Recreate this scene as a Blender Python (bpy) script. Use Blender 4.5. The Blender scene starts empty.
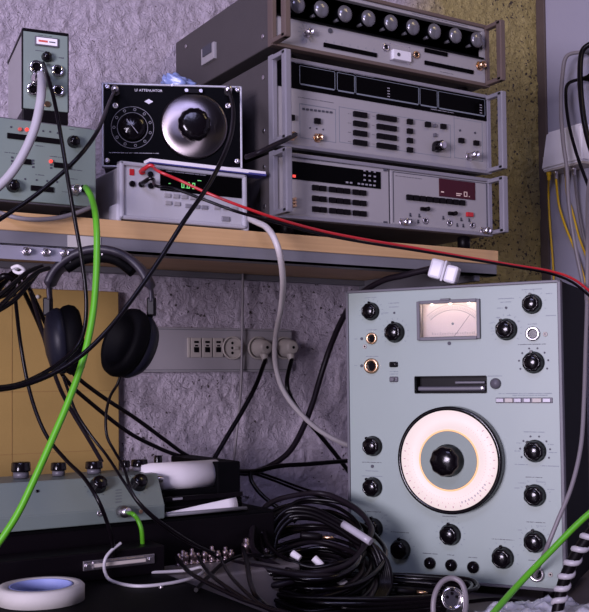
import bpy, bmesh, math, random
from mathutils import Vector, Matrix, noise
rnd = random.Random(7)
PI = math.pi
scn = bpy.context.scene
COL = scn.collection
def R(d): return math.radians(d)

# ---------------------------------------------------------------- camera
FOC = 990.0; YAW = R(31.75); CY = 306+37; PITCH = math.atan(37/FOC); ROLL = R(0.6)
EYE = Vector((0, 0, 1.085))
hf = Vector((math.sin(YAW), math.cos(YAW), 0)); rt0 = Vector((math.cos(YAW), -math.sin(YAW), 0)); zz = Vector((0, 0, 1))
fw = hf*math.cos(PITCH) + zz*math.sin(PITCH); up0 = zz*math.cos(PITCH) - hf*math.sin(PITCH)
rt = rt0*math.cos(ROLL) - up0*math.sin(ROLL)
up = up0*math.cos(ROLL) + rt0*math.sin(ROLL)
cam = bpy.data.cameras.new('camera'); cam_o = bpy.data.objects.new('camera', cam); COL.objects.link(cam_o)
M = Matrix.Identity(4)
for i, v in enumerate((rt, up, -fw)):
    for k in range(3): M[k][i] = v[k]
M.translation = EYE
cam_o.matrix_world = M
cam.sensor_fit = 'HORIZONTAL'; cam.sensor_width = 36; cam.lens = 36*FOC/589; cam.shift_y = (CY-306)/589; cam.clip_start = .02
scn.camera = cam_o

# ---------------------------------------------------------------- world, lights, exposure
w = bpy.data.worlds.new('world'); scn.world = w; w.use_nodes = True
w.node_tree.nodes['Background'].inputs[0].default_value = (.42, .36, .62, 1)
w.node_tree.nodes['Background'].inputs[1].default_value = .12
def area(name, loc, look, sx, sy, power, col):
    l = bpy.data.lights.new(name, 'AREA'); l.shape = 'RECTANGLE'; l.size = sx; l.size_y = sy; l.energy = power; l.color = col
    o = bpy.data.objects.new(name, l); COL.objects.link(o); o.location = loc
    o.rotation_euler = (Vector(look)-Vector(loc)).to_track_quat('-Z', 'Y').to_euler(); return o
area('window_light', (-2.0, -.55, 1.22), (.9, 1.5, 1.1), .9, .8, 150, (.85, .75, .97))
area('high_window_light', (-.35, .0, 2.35), (.9, 1.4, 1.2), .9, .4, 17, (.58, .56, 1.0))
area('warm_room_lamp', (1.25, .35, 2.45), (1.3, 1.6, 1.3), .3, .3, 2.6, (1.0, .78, .42))
vs = scn.view_settings
vs.view_transform = 'Standard'; vs.look = 'None'; vs.gamma = 1; vs.use_curve_mapping = False; vs.exposure = -0.2

# ---------------------------------------------------------------- helpers
def ray(px, py):
    return (fw*FOC + rt*(px-294.5) - up*(py-CY)).normalized()
def W(px, py, f):            # point seen at (px,py) at horizontal distance f along the view
    d = ray(px, py); return EYE + d*(f/d.dot(hf))
def HY(px, py, Y):
    d = ray(px, py); return EYE + d*((Y-EYE.y)/d.y)
def HX(px, py, X):
    d = ray(px, py); return EYE + d*((X-EYE.x)/d.x)
def HZ(px, py, Z):
    d = ray(px, py); return EYE + d*((Z-EYE.z)/d.z)

def mat(name, col, rough=.5, metal=0, var=.0, vscale=30, bump=0, bscale=200, emit=None, estr=0, trans=0, spec=.5, coat=0, alpha=1):
    m = bpy.data.materials.new(name); m.use_nodes = True
    nt = m.node_tree; b = nt.nodes['Principled BSDF']
    b.inputs['Base Color'].default_value = (*col, 1); b.inputs['Roughness'].default_value = rough
    b.inputs['Metallic'].default_value = metal; b.inputs['Specular IOR Level'].default_value = spec
    b.inputs['Coat Weight'].default_value = coat; b.inputs['Transmission Weight'].default_value = trans
    b.inputs['Alpha'].default_value = alpha
    if emit: b.inputs['Emission Color'].default_value = (*emit, 1); b.inputs['Emission Strength'].default_value = estr
    tc = nt.nodes.new('ShaderNodeTexCoord')
    if var or True:
        n = nt.nodes.new('ShaderNodeTexNoise'); n.inputs['Scale'].default_value = vscale; n.inputs['Detail'].default_value = 5
        nt.links.new(tc.outputs['Object'], n.inputs['Vector'])
        mx = nt.nodes.new('ShaderNodeMix'); mx.data_type = 'RGBA'
        mx.inputs['A'].default_value = (*[c*(1-var) for c in col], 1); mx.inputs['B'].default_value = (*[min(1, c*(1+var)) for c in col], 1)
        nt.links.new(n.outputs['Fac'], mx.inputs['Factor']); nt.links.new(mx.outputs['Result'], b.inputs['Base Color'])
    if bump:
        n2 = nt.nodes.new('ShaderNodeTexNoise'); n2.inputs['Scale'].default_value = bscale; n2.inputs['Detail'].default_value = 3
        nt.links.new(tc.outputs['Object'], n2.inputs['Vector'])
        bp = nt.nodes.new('ShaderNodeBump'); bp.inputs['Strength'].default_value = bump; bp.inputs['Distance'].default_value = .002
        nt.links.new(n2.outputs['Fac'], bp.inputs['Height']); nt.links.new(bp.outputs['Normal'], b.inputs['Normal'])
    return m

m_panel_green = mat('pale_green_enamel', (.265, .32, .29), .42, var=.05, vscale=12, spec=.45)
m_green2 = mat('grey_green_enamel', (.175, .22, .19), .45, var=.07, vscale=14)
m_ink = mat('dark_ink', (.045, .045, .06), .6)
m_ink_soft = mat('soft_ink', (.16, .18, .21), .6)
m_white_ink = mat('white_ink', (.62, .60, .66), .6)
m_dim_ink = mat('dim_white_ink', (.25, .24, .27), .6)
m_black = mat('black_plastic', (.003, .002, .003), .42, var=.2, spec=.12)
m_bake = mat('black_bakelite', (.003, .002, .003), .17, var=.2, spec=.34)
m_blackmatt = mat('black_matt_paint', (.002, .0018, .0025), .6, var=.25, vscale=25, spec=.05)
m_blackpanel = mat('black_anodised_panel', (.0012, .0012, .0018), .4, var=.2, spec=.04)
m_frame = mat('dark_grey_frame', (.085, .08, .095), .45, var=.15)
m_hp = mat('light_grey_panel', (.285, .27, .275), .45, var=.05, vscale=20)
m_hpframe = mat('grey_cast_frame', (.24, .23, .255), .4, metal=.3, var=.08)
m_hpside = mat('olive_grey_vinyl_side', (.050, .043, .043), .6, var=.1, bump=.3, bscale=900)
m_hpbrown = mat('bronze_brown_frame', (.125, .09, .075), .45, metal=.3, var=.1)
m_cream = mat('warm_grey_panel', (.37, .335, .33), .5, var=.06)
m_steel = mat('brushed_steel', (.62, .58, .60), .3, metal=1, var=.1, vscale=60)
m_chrome = mat('chrome', (.75, .72, .72), .13, metal=1)
m_brass = mat('brass', (.65, .42, .25), .28, metal=1)
m_alu = mat('cast_aluminium', (.42, .41, .44), .45, metal=.6, var=.15)
m_dispwin = mat('smoked_display_window', (.0012, .001, .0012), .22, var=.1, spec=.04)
m_redwin = mat('dark_red_display_window', (.045, .006, .012), .2, spec=.2)
m_redled = mat('red_lamp', (.4, .02, .02), .4, emit=(1, .08, .06), estr=1.2)
m_dimled = mat('dim_red_lamp', (.3, .05, .05), .4, emit=(1, .15, .1), estr=.35)
m_greenled = mat('green_display_glow', (.05, .2, .05), .4, emit=(.25, .9, .3), estr=.8)
m_amber = mat('pale_display_glow', (.3, .2, .2), .4, emit=(.9, .65, .65), estr=.35)
m_red = mat('red_rubber', (.42, .014, .02), .35, var=.1)
m_blackcable = mat('black_cable_sheath', (.003, .002, .003), .30, var=.2, spec=.16)
m_greycable = mat('grey_cable_sheath', (.18, .16, .17), .45, var=.06)
m_dgreycable = mat('dark_grey_cable_sheath', (.010, .007, .010), .42, var=.1, spec=.16)
m_whitecable = mat('white_cable_sheath', (.38, .36, .38), .42, var=.04)
m_greencable = mat('bright_green_cable_sheath', (.085, .35, .012), .38, var=.06)
m_yellowcable = mat('yellow_cable_sheath', (.72, .45, .012), .42, var=.05)
m_ivory = mat('ivory_plastic', (.40, .36, .32), .42, var=.04)
m_trunk = mat('grey_white_trunking_plastic', (.30, .28, .29), .42, var=.05, vscale=8)
m_whiteplastic = mat('white_plastic', (.66, .64, .67), .4, var=.03)
m_clear = mat('clear_plastic', (.82, .83, .92), .18, trans=.55, bump=.3, bscale=60, spec=.8)
m_lens = mat('grey_domed_lens', (.17, .165, .175), .25, metal=.5, spec=.6)
m_cordwhite = mat('warm_white_cord_sheath', (.50, .46, .45), .42, var=.04)
m_glass = mat('clear_glass', (1, 1, 1), .02, trans=1)
m_paper = mat('white_paper', (.78, .74, .76), .7, var=.02)
m_tape = mat('masking_tape_paper', (.42, .40, .375), .7, var=.05, vscale=60)
m_bluecore = mat('blue_tape_liner', (.22, .26, .52), .6, var=.08)
m_bluebag = mat('blue_crumpled_plastic', (.20, .26, .50), .3, var=.3, vscale=60)
m_meter = mat('meter_card', (.70, .62, .62), .6)
m_dial = mat('lit_dial_ring', (.30, .27, .26), .5, emit=(1.0, .80, .76), estr=.74)
m_dialedge = mat('lit_dial_edge', (.5, .3, .15), .5, emit=(1.0, .50, .20), estr=.85)
m_rail = mat('grey_painted_steel', (.14, .137, .15), .5, var=.12, vscale=20)
m_cardblue = mat('blue_book_cover', (.05, .05, .22), .5)

class MB:
    def __init__(s): s.bm = bmesh.new()
    def _fin(s, t, mi, smooth, M=None):
        if M is not None: bmesh.ops.transform(t, matrix=M, verts=t.verts)
        vm = [s.bm.verts.new(v.co) for v in t.verts]
        t.verts.index_update()
        for f in t.faces:
            try:
                nf = s.bm.faces.new([vm[v.index] for v in f.verts]); nf.material_index = mi; nf.smooth = f.smooth or smooth
            except ValueError: pass
        t.free(); return s
    def box(s, x0, x1, y0, y1, z0, z1, mi=0, bev=0, seg=2, M=None):
        t = bmesh.new(); bmesh.ops.create_cube(t, size=1)
        for v in t.verts: v.co = Vector(((x0+x1)/2+v.co.x*(x1-x0), (y0+y1)/2+v.co.y*(y1-y0), (z0+z1)/2+v.co.z*(z1-z0)))
        if bev: bmesh.ops.bevel(t, geom=t.edges[:], offset=bev, segments=seg, affect='EDGES', profile=.5)
        return s._fin(t, mi, False, M)
    def lathe(s, prof, c=(0, 0, 0), ax=(0, -1, 0), seg=20, mi=0, flute=0, fa=.06, fr=(0, 99), smooth=True):
        ax = Vector(ax).normalized(); q = ax.to_track_quat('Z', 'Y').to_matrix()
        t = bmesh.new(); rings = []
        for i, (r, h) in enumerate(prof):
            ring = []
            for k in range(seg):
                a = 2*PI*k/seg; rr = r
                if flute and fr[0] <= i <= fr[1]: rr = r*(1-fa*(.5+.5*math.cos(flute*a)))
                ring.append(t.verts.new(Vector(c)+q@Vector((rr*math.cos(a), rr*math.sin(a), h))))
            rings.append(ring)
        for a, b in zip(rings, rings[1:]):
            for k in range(seg):
                f = t.faces.new((a[k], a[(k+1) % seg], b[(k+1) % seg], b[k])); f.smooth = smooth
        if prof[0][0] > 1e-6: t.faces.new(list(reversed(rings[0])))
        if prof[-1][0] > 1e-6: t.faces.new(rings[-1])
        return s._fin(t, mi, False)
    def cyl(s, c, r, h, ax=(0, -1, 0), seg=20, mi=0, e=0):
        if not e: e = min(r, h)*.12
        return s.lathe([(r, 0), (r, h-e), (r-e, h)], c, ax, seg, mi)
    def _ring(s, c, r0, r1, h, ax, seg, mi):
        ax = Vector(ax).normalized(); q = ax.to_track_quat('Z', 'Y').to_matrix(); t = bmesh.new(); rings = []
        e = min(r1-r0, h)*.2
        for r, hh in ((r0, 0), (r1, 0), (r1, h-e), (r1-e, h), (r0+e, h), (r0, h-e)):
            rings.append([t.verts.new(Vector(c)+q@Vector((r*math.cos(2*PI*k/seg), r*math.sin(2*PI*k/seg), hh))) for k in range(seg)])
        n = len(rings)
        for i in range(n):
            a, b = rings[i], rings[(i+1) % n]
            for k in range(seg):
                f = t.faces.new((a[k], a[(k+1) % seg], b[(k+1) % seg], b[k])); f.smooth = (i != 0)
        return s._fin(t, mi, False)
    def tube(s, pts, r, seg=8, mi=0, closed=False, sub=6, rfun=None):
        P = spline(pts, sub, closed); n = len(P); t = bmesh.new(); rings = []
        tan = [((P[(i+1) % n] if closed else P[min(i+1, n-1)]) - (P[i-1] if closed else P[max(i-1, 0)])).normalized() for i in range(n)]
        nrm = tan[0].orthogonal().normalized()
        for i in range(n):
            nrm = (nrm - tan[i]*nrm.dot(tan[i])); nrm = nrm.normalized() if nrm.length > 1e-6 else tan[i].orthogonal().normalized()
            b = tan[i].cross(nrm); rr = r if not rfun else rfun(i/(n-1))*r
            rings.append([t.verts.new(P[i]+(nrm*math.cos(2*PI*k/seg)+b*math.sin(2*PI*k/seg))*rr) for k in range(seg)])
        for i in range(n if closed else n-1):
            a, b = rings[i], rings[(i+1) % n]
            for k in range(seg):
                f = t.faces.new((a[k], a[(k+1) % seg], b[(k+1) % seg], b[k])); f.smooth = True
        if not closed: t.faces.new(list(reversed(rings[0]))); t.faces.new(rings[-1])
        return s._fin(t, mi, False)
    def prism(s, pts, y0, y1, mi=0, bev=0):       # outline in x,z swept along y
        t = bmesh.new(); a = [t.verts.new((x, y0, z)) for x, z in pts]; b = [t.verts.new((x, y1, z)) for x, z in pts]
        n = len(pts); t.faces.new(a); t.faces.new(list(reversed(b)))
        for k in range(n): t.faces.new((a[k], b[k], b[(k+1) % n], a[(k+1) % n]))
        bmesh.ops.recalc_face_normals(t, faces=t.faces)
        if bev: bmesh.ops.bevel(t, geom=t.edges[:], offset=bev, segments=2, affect='EDGES', profile=.5)
        return s._fin(t, mi, False)
    def sph(s, c, r, seg=12, mi=0, sc=(1, 1, 1)):
        t = bmesh.new(); bmesh.ops.create_uvsphere(t, u_segments=seg, v_segments=max(6, seg//2), radius=r)
        for v in t.verts: v.co = Vector((v.co.x*sc[0], v.co.y*sc[1], v.co.z*sc[2]))+Vector(c)
        return s._fin(t, mi, True)
    def text(s, txt, c, size, mi=0, depth=.0002, align='CENTER'):     # lettering on the x-z face, reading from -y
        cu = bpy.data.curves.new('t', 'FONT'); cu.body = txt; cu.size = size; cu.extrude = depth; cu.align_x = align; cu.align_y = 'CENTER'; cu.resolution_u = 2
        o = bpy.data.objects.new('t', cu); COL.objects.link(o); bpy.context.view_layer.update()
        me = o.evaluated_get(bpy.context.evaluated_depsgraph_get()).to_mesh()
        t = bmesh.new(); t.from_mesh(me); o.evaluated_get(bpy.context.evaluated_depsgraph_get()).to_mesh_clear()
        for v in t.verts: v.co = Vector((c[0]+v.co.x, c[1]-v.co.z, c[2]+v.co.y))
        bpy.data.objects.remove(o); bpy.data.curves.remove(cu)
        return s._fin(t, mi, False)
    def build(s, name, mats, parent=None, loc=None, label=None):
        me = bpy.data.meshes.new(name); bmesh.ops.recalc_face_normals(s.bm, faces=s.bm.faces); s.bm.to_mesh(me); s.bm.free()
        for m in (mats if isinstance(mats, (list, tuple)) else [mats]): me.materials.append(m)
        o = bpy.data.objects.new(name, me); COL.objects.link(o)
        if parent: o.parent = parent
        if loc is not None: o.location = loc
        if label: o['label'] = label
        return o

def spline(pts, sub=6, closed=False):
    P = [Vector(p) for p in pts]; n = len(P); out = []
    if sub <= 1 or n < 3: return P
    for i in range(n if closed else n-1):
        if closed: p0, p1, p2, p3 = P[i-1], P[i], P[(i+1) % n], P[(i+2) % n]
        else: p0, p1, p2, p3 = P[max(i-1, 0)], P[i], P[i+1], P[min(i+2, n-1)]
        for k in range(sub):
            t = k/sub
            out.append(.5*((2*p1)+(p2-p0)*t+(2*p0-5*p1+4*p2-p3)*t*t+(3*p1-p0-3*p2+p3)*t**3))
    if not closed: out.append(P[-1])
    return out

def tag(o, label, cat, group=None, kind=None):
    o['label'] = label; o['category'] = cat
    if group: o['group'] = group
    if kind: o['kind'] = kind
    return o
def struct(o): o['kind'] = 'structure'; return o

class Dev:                                          # an Empty at the thing's base; local x right, y into it, z up
    def __init__(s, name, label, cat, loc, rot=0, group=None):
        s.o = bpy.data.objects.new(name, None); COL.objects.link(s.o); s.o.empty_display_size = .05
        s.o.location = loc; s.o.rotation_euler = (0, 0, rot)
        tag(s.o, label, cat, group)
        s.M = Matrix.Translation(Vector(loc)) @ Matrix.Rotation(rot, 4, 'Z'); s.Mi = s.M.inverted()
    def at(s, px, py, y=0):                         # pixel -> (x, z) on the local plane y
        o = s.Mi @ EYE; d = (s.Mi.to_3x3() @ ray(px, py)); k = (y-o.y)/d.y
        p = o + d*k; return p.x, p.z
    def r(s, px, py, n, y=0):                       # n pixels -> metres at that spot
        o = s.Mi @ EYE; x, z = s.at(px, py, y); return n*(Vector((x, y, z))-o).length/FOC
    def part(s, name, mb, mats, label=None, parent=None): return mb.build(name, mats, parent or s.o, label=label)
    def rect(s, mb, x0, y0, x1, y1, ya, yb, mi=0, bev=0):    # box from pixel corners (top-left, bottom-right)
        a = s.at(x0, y0); b = s.at(x1, y1)
        return mb.box(min(a[0], b[0]), max(a[0], b[0]), ya, yb, min(a[1], b[1]), max(a[1], b[1]), mi, bev)
    def crect(s, mb, cx, cy, w, h, ya, yb, mi=0, bev=0):     # box from pixel centre and size in metres
        x, z = s.at(cx, cy); return mb.box(x-w/2, x+w/2, ya, yb, z-h/2, z+h/2, mi, bev)

def caption(mb, x, z, w, h=.0012, mi=1, y=-.0002):  # an unreadable line of small lettering
    cur = x-w/2
    while cur < x+w/2-.0005:
        l = rnd.uniform(.0006, .0011)
        mb.box(cur, min(cur+l*.75, x+w/2), y-.0001, y+.0004, z-h/2*rnd.uniform(.6, 1), z+h/2*rnd.uniform(.5, 1), mi); cur += l
        if rnd.random() < .12: cur += .001
def ticks(mb, x, z, r0, r1, a0, a1, n, mi=1, wd=.0005, y=-.0002):
    for k in range(n):
        a = R(a0+(a1-a0)*k/max(1, n-1)); c, s_ = math.cos(a), math.sin(a)
        t = Matrix.Translation((x+c*(r0+r1)/2, y, z+s_*(r0+r1)/2)) @ Matrix.Rotation(-a, 4, 'Y')
        mb.box(-(r1-r0)/2, (r1-r0)/2, -.0001, .0003, -wd/2, wd/2, mi, M=t)
def dots(mb, x, z, r, a0, a1, n, rr=.0012, mi=1):
    for k in range(n):
        a = R(a0+(a1-a0)*k/max(1, n-1)); mb.cyl((x+math.cos(a)*r, 0, z+math.sin(a)*r), rr, .0005, mi=mi, seg=8)

def bake_knob(dev, x, z, r, y=0, h=None, ptr=120, name='knob'):
    h = h or r*1.15
    b = MB(); b.lathe([(r*1.0, 0), (r*1.02, h*.12), (r*.98, h*.22), (r*.95, h*.27), (r*.93, h*.60), (r*.85, h*.76), (r*.70, h*.86), (r*.68, h*.85), (0, h*.84)],
                      (x, y, z), seg=40, flute=8, fa=.07, fr=(2, 5))
    k = b.build(name, m_bake, dev.o)
    c = MB(); c.lathe([(r*.67, h*.84), (r*.64, h*.89), (r*.5, h*.95), (r*.25, h*.985), (0, h*1.0)], (x, y, z), seg=24); c.build('knob_cap', m_bake, k)
    p = MB(); a = R(ptr)
    p.cyl((x+math.cos(a)*r*1.02, y, z+math.sin(a)*r*1.02), r*.14, h*.28, seg=8); p.build('pointer', m_bake, k)
    return k
def bnc(dev, x, z, y=0, r=.0047, l=.012, m=None, name='bnc_socket'):
    b = MB(); b.cyl((x, y, z), r*1.45, .002, seg=6); b.lathe([(r, 0), (r, l), (r*.82, l), (r*.80, l*.35)], (x, y, z), seg=18)
    b.cyl((x-r*1.25, y-l*.7, z), r*.2, r*2.5, ax=(1, 0, 0), seg=6)
    k = b.build(name, m or m_steel, dev.o)
    c = MB(); c.cyl((x, y-.001, z), r*.34, l*.5, seg=8); c.build('centre_pin', m_brass, k); return k
def jack(dev, x, z, r, y=0, m=None, name='jack_socket'):
    b = MB(); b._ring((x, y, z), r*.62, r, r*.5, (0, -1, 0), 24, 0); k = b.build(name, m or m_brass, dev.o)
    c = MB(); c.cyl((x, y, z), r*.60, r*.12, seg=16); c.build('socket_core', m_bake, k); return k

def cable(name, label, cat, pts, r, m, group=None, seg=8, sub=8, world=False, ends=None):
    P = [Vector(p) if world else W(*p) for p in pts]; o0 = P[0].copy()
    b = MB(); b.tube([p-o0 for p in P], r, seg=seg, sub=sub)
    o = b.build(name, m, loc=o0); tag(o, label, cat, group); return o
# ---------------------------------------------------------------- the room
YW = 1.61; XR = 1.66; DESK = .75; SHELF = 1.304
def wallmat():
    m = bpy.data.materials.new('rough_painted_plaster'); m.use_nodes = True; nt = m.node_tree; L = nt.links.new
    b = nt.nodes['Principled BSDF']; b.inputs['Roughness'].default_value = .55; b.inputs['Specular IOR Level'].default_value = .35
    tc = nt.nodes.new('ShaderNodeTexCoord')
    def N(t, **k):
        n = nt.nodes.new(t)
        for a, v in k.items(): n.inputs[a].default_value = v
        return n
    sep = N('ShaderNodeSeparateXYZ'); L(tc.outputs['Object'], sep.inputs[0])
    n1 = N('ShaderNodeTexNoise', Scale=6.0, Detail=6.0); L(tc.outputs['Object'], n1.inputs['Vector'])
    # base colour turns from lilac grey to olive towards the right-hand corner
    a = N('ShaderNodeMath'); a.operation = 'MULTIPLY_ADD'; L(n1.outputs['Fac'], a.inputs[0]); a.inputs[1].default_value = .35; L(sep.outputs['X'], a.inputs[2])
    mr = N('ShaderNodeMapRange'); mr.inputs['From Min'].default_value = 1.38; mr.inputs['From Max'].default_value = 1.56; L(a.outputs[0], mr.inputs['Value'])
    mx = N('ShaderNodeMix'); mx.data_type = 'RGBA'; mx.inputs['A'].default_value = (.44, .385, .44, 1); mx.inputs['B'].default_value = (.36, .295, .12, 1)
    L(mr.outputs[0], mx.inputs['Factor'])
    # dark pits and grime
    v = N('ShaderNodeTexNoise', Scale=120.0, Detail=3.0, Roughness=.6); L(tc.outputs['Object'], v.inputs['Vector'])
    n3 = N('ShaderNodeTexNoise', Scale=4.5, Detail=3.0); L(tc.outputs['Object'], n3.inputs['Vector'])
    ad = N('ShaderNodeMath'); ad.operation = 'MULTIPLY_ADD'; L(n3.outputs['Fac'], ad.inputs[0]); ad.inputs[1].default_value = -.30; L(v.outputs['Fac'], ad.inputs[2])
    ax = N('ShaderNodeMath'); ax.operation = 'MULTIPLY_ADD'; L(mr.outputs[0], ax.inputs[0]); ax.inputs[1].default_value = -.045; L(ad.outputs[0], ax.inputs[2])
    r2 = N('ShaderNodeMapRange'); r2.inputs['From Min'].default_value = .165; r2.inputs['From Max'].default_value = .205; L(ax.outputs[0], r2.inputs['Value'])
    mx2 = N('ShaderNodeMix'); mx2.data_type = 'RGBA'; mx2.inputs['A'].default_value = (.045, .032, .03, 1); L(r2.outputs[0], mx2.inputs['Factor']); L(mx.outputs['Result'], mx2.inputs['B'])
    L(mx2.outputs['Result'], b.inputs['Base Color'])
    n4 = N('ShaderNodeTexNoise', Scale=70.0, Detail=5.0, Roughness=.65, Distortion=1.5); L(tc.outputs['Object'], n4.inputs['Vector'])
    bp = N('ShaderNodeBump', Strength=.85, Distance=.010); L(n4.outputs['Fac'], bp.inputs['Height']); L(bp.outputs['Normal'], b.inputs['Normal'])
    return m
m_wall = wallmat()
m_wallwhite = mat('smooth_white_paint', (.33, .32, .39), .6, var=.04, vscale=5, bump=.15, bscale=90)
m_floor = mat('dark_linoleum', (.10, .09, .09), .6, var=.15)
m_trimbrown = mat('brown_corner_strip', (.085, .062, .055), .6, var=.2)

def rough_wall():
    x0, x1, z0, z1, st = -.35, XR, .55, 2.35, .0043
    bm = bmesh.new(); nx = int((x1-x0)/st); nz = int((z1-z0)/st); g = []
    for j in range(nz+1):
        row = []
        for i in range(nx+1):
            x = x0+(x1-x0)*i/nx; z = z0+(z1-z0)*j/nz
            q = Vector((x, 0, z))
            d = noise.noise(q*22+Vector((9, 0, 4)))*.020; e = noise.noise(q*25+Vector((1, 7, 2)))*.020; q2 = Vector((x+d, 0, z*1.0+e))
            h = noise.noise(q2*36)*.0056 + (.5-abs(noise.noise(q2*62+Vector((5, 1, 2)))))*.0100 -.0032 + noise.noise(q*9)*.002
            row.append(bm.verts.new((x, YW-.001-max(-.001, h+.0005), z)))
        g.append(row)
    for j in range(nz):
        for i in range(nx):
            f = bm.faces.new((g[j][i], g[j][i+1], g[j+1][i+1], g[j+1][i])); f.smooth = True
    mb = MB(); mb.bm.free(); mb.bm = bm
    mb.box(-2.2, XR, YW+.004, YW+.12, 0, 2.7)
    mb.box(-2.2, -.35, YW-.002, YW+.004, 0, 2.7); mb.box(-.35, XR, YW-.002, YW+.004, 0, .55); mb.box(-.35, XR, YW-.002, YW+.004, 2.35, 2.7)
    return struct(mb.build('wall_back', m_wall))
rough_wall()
b = MB(); b.box(XR, XR+.1, -1.2, YW+.12, 0, 2.7); struct(b.build('wall_right', m_wallwhite))
b = MB(); b.box(-2.2, XR+.1, -1.2, YW+.12, -.06, 0); struct(b.build('floor', m_floor))
b = MB(); b.box(XR-.006, XR, YW-.027, YW-.002, DESK, 2.7, bev=.001); struct(b.build('trim_1', m_trimbrown))

# workbench
m_desk = mat('worn_grey_brown_laminate', (.095, .08, .08), .5, var=.2, vscale=14)
wb = Dev('workbench', 'worn grey brown workbench top running along the rough wall under the shelf', 'bench', (.55, 1.0, 0))
b = MB(); b.box(-1.15, 1.10, -.42, .585, DESK-.03, DESK, bev=.003); wb.part('worktop', b, m_desk)
for sx in (-1.08, 1.02):
    for sy in (-.36, .54):
        b = MB(); b.box(sx, sx+.04, sy-.02, sy+.02, 0, DESK-.03, bev=.002); wb.part('leg', b, m_rail)

# shelf
def woodmat():
    m = mat('light_wood_edge', (.52, .33, .185), .5, var=.0)
    nt = m.node_tree; bs = nt.nodes['Principled BSDF']
    tc = nt.nodes.new('ShaderNodeTexCoord'); mp = nt.nodes.new('ShaderNodeMapping'); mp.inputs['Scale'].default_value = (3, 20, 160)
    n = nt.nodes.new('ShaderNodeTexNoise'); n.inputs['Scale'].default_value = 1.6; n.inputs['Detail'].default_value = 5
    mx = nt.nodes.new('ShaderNodeMix'); mx.data_type = 'RGBA'; mx.inputs['A'].default_value = (.40, .235, .10, 1); mx.inputs['B'].default_value = (.60, .385, .185, 1)
    nt.links.new(tc.outputs['Object'], mp.inputs[0]); nt.links.new(mp.outputs[0], n.inputs['Vector']); nt.links.new(n.outputs['Fac'], mx.inputs['Factor']); nt.links.new(mx.outputs['Result'], bs.inputs['Base Color'])
    return m
m_wood = woodmat()
YS = 1.26
sh = Dev('wall_shelf', 'long light wood shelf with grey steel edging carrying the instruments', 'shelf', (.45, YS, SHELF-.024))
b = MB(); b.box(-.75, .745, 0, .345, 0, .024, bev=.001); sh.part('board', b, m_wood)
b = MB(); b.box(-.75, .742, .002, .0055, -.020, 0); b.box(-.75, .742, .002, .028, -.020, -.0165); sh.part('front_rail', b, m_rail, label='grey steel rail under the front edge')
b = MB(); b.box(-.75, .742, .325, .345, -.010, 0, bev=.001); sh.part('rear_rail', b, m_rail)
for x in (-.35, .695):
    b = MB(); b.prism([(0, 0), (0, -.03), (.012, -.03), (.012, 0)], .006, .345, bev=.001)
    bb = b.build('bracket', m_rail, sh.o); bb.location = (x, 0, 0)
b = MB(); b.box(-.16, .05, -.0015, .002, -.0135, -.002); 
x0 = HY(68, 235, YS).x-.45; x1 = HY(101, 238, YS).x-.45
b = MB(); b.box(x0, x1, .0008, .002, -.0165, -.001); sh.part('label_tape', b, m_tape, label='yellowed strip of label tape')

# yellow-brown board fixed to the wall at left
m_board = mat('yellow_brown_board', (.33, .215, .065), .55, var=.18, vscale=9, bump=.1)
p = HY(118, 292, 1.595); 
bd = Dev('wall_board', 'yellow brown board on the wall behind the headphones', 'board', (.2, 1.597, .80))
b = MB(); b.box(-.55, p.x-.2, -.005, .004, 0, p.z-.80, bev=.0015)
gx = [-.42, -.30, -.17, -.06, .05, .16, .25]
for x in gx: b.box(x, x+.0012, -.0056, -.0045, .005, p.z-.805, 1)
for z in (.06, .17, .27): b.box(-.55, p.x-.21, -.0056, -.0045, z, z+.0012, 1)
m_boardline = mat('brown_printed_lines', (.27, .16, .05), .6)
bd.part('panel', b, [m_board, m_boardline])
b = MB(); q = HY(38, 293, 1.59); b.sph((q.x-.2, -.006, q.z-.80-.006), .0035); bd.part('pin', b, m_tape, label='pale pin head at the top edge')

# ---------------------------------------------------------------- rack stack at right of the shelf
SX0, SX1 = HY(274, 216, 1.26).x, HY(490, 236, 1.26).x
SX1 = HY(493, 236, 1.26).x; WST = SX1-SX0
def handle(dev, x, z0, z1, m, out=.036, side=1):
    b = MB(); t = .011
    b.box(x-t/2, x+t/2, -out, .004, z1-.007, z1, bev=.0012); b.box(x-t/2, x+t/2, -out, .004, z0, z0+.007, bev=.0012)
    b.box(x-t/2, x+t/2, -out-.002, -out+.010, z0, z1, bev=.002)
    dev.part('handle', b, m)
def case(dev, wd, h, d, side, top=None, feet=True, frame=None):
    b = MB(); b.box(.002, wd-.002, .012, d, .002, h-.002, bev=.002); c = dev.part('case', b, side)
    s = MB()
    for y in (.03, .30):
        for z in (h*.2, h*.8):
            if y < d: s.cyl((.002, y, z), .0035, .0015, ax=(-1, 0, 0), seg=10)
    s.build('side_screws', m_steel, c)
    if frame:
        f = MB(); f.box(0, .008, 0, .014, 0, h, bev=.001); f.box(wd-.008, wd, 0, .014, 0, h, bev=.001)
        f.box(.008, wd-.008, 0, .014, h-.006, h, bev=.001); f.box(.008, wd-.008, 0, .014, 0, .006, bev=.001); dev.part('front_frame', f, frame)
    return c
def foot(dev, pts, h=.012, r=.009, m=None):
    for x, y in pts:
        b = MB(); b.cyl((x, y, -h), r, h, ax=(0, 0, 1), seg=14); dev.part('foot', b, m or m_black)

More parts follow.
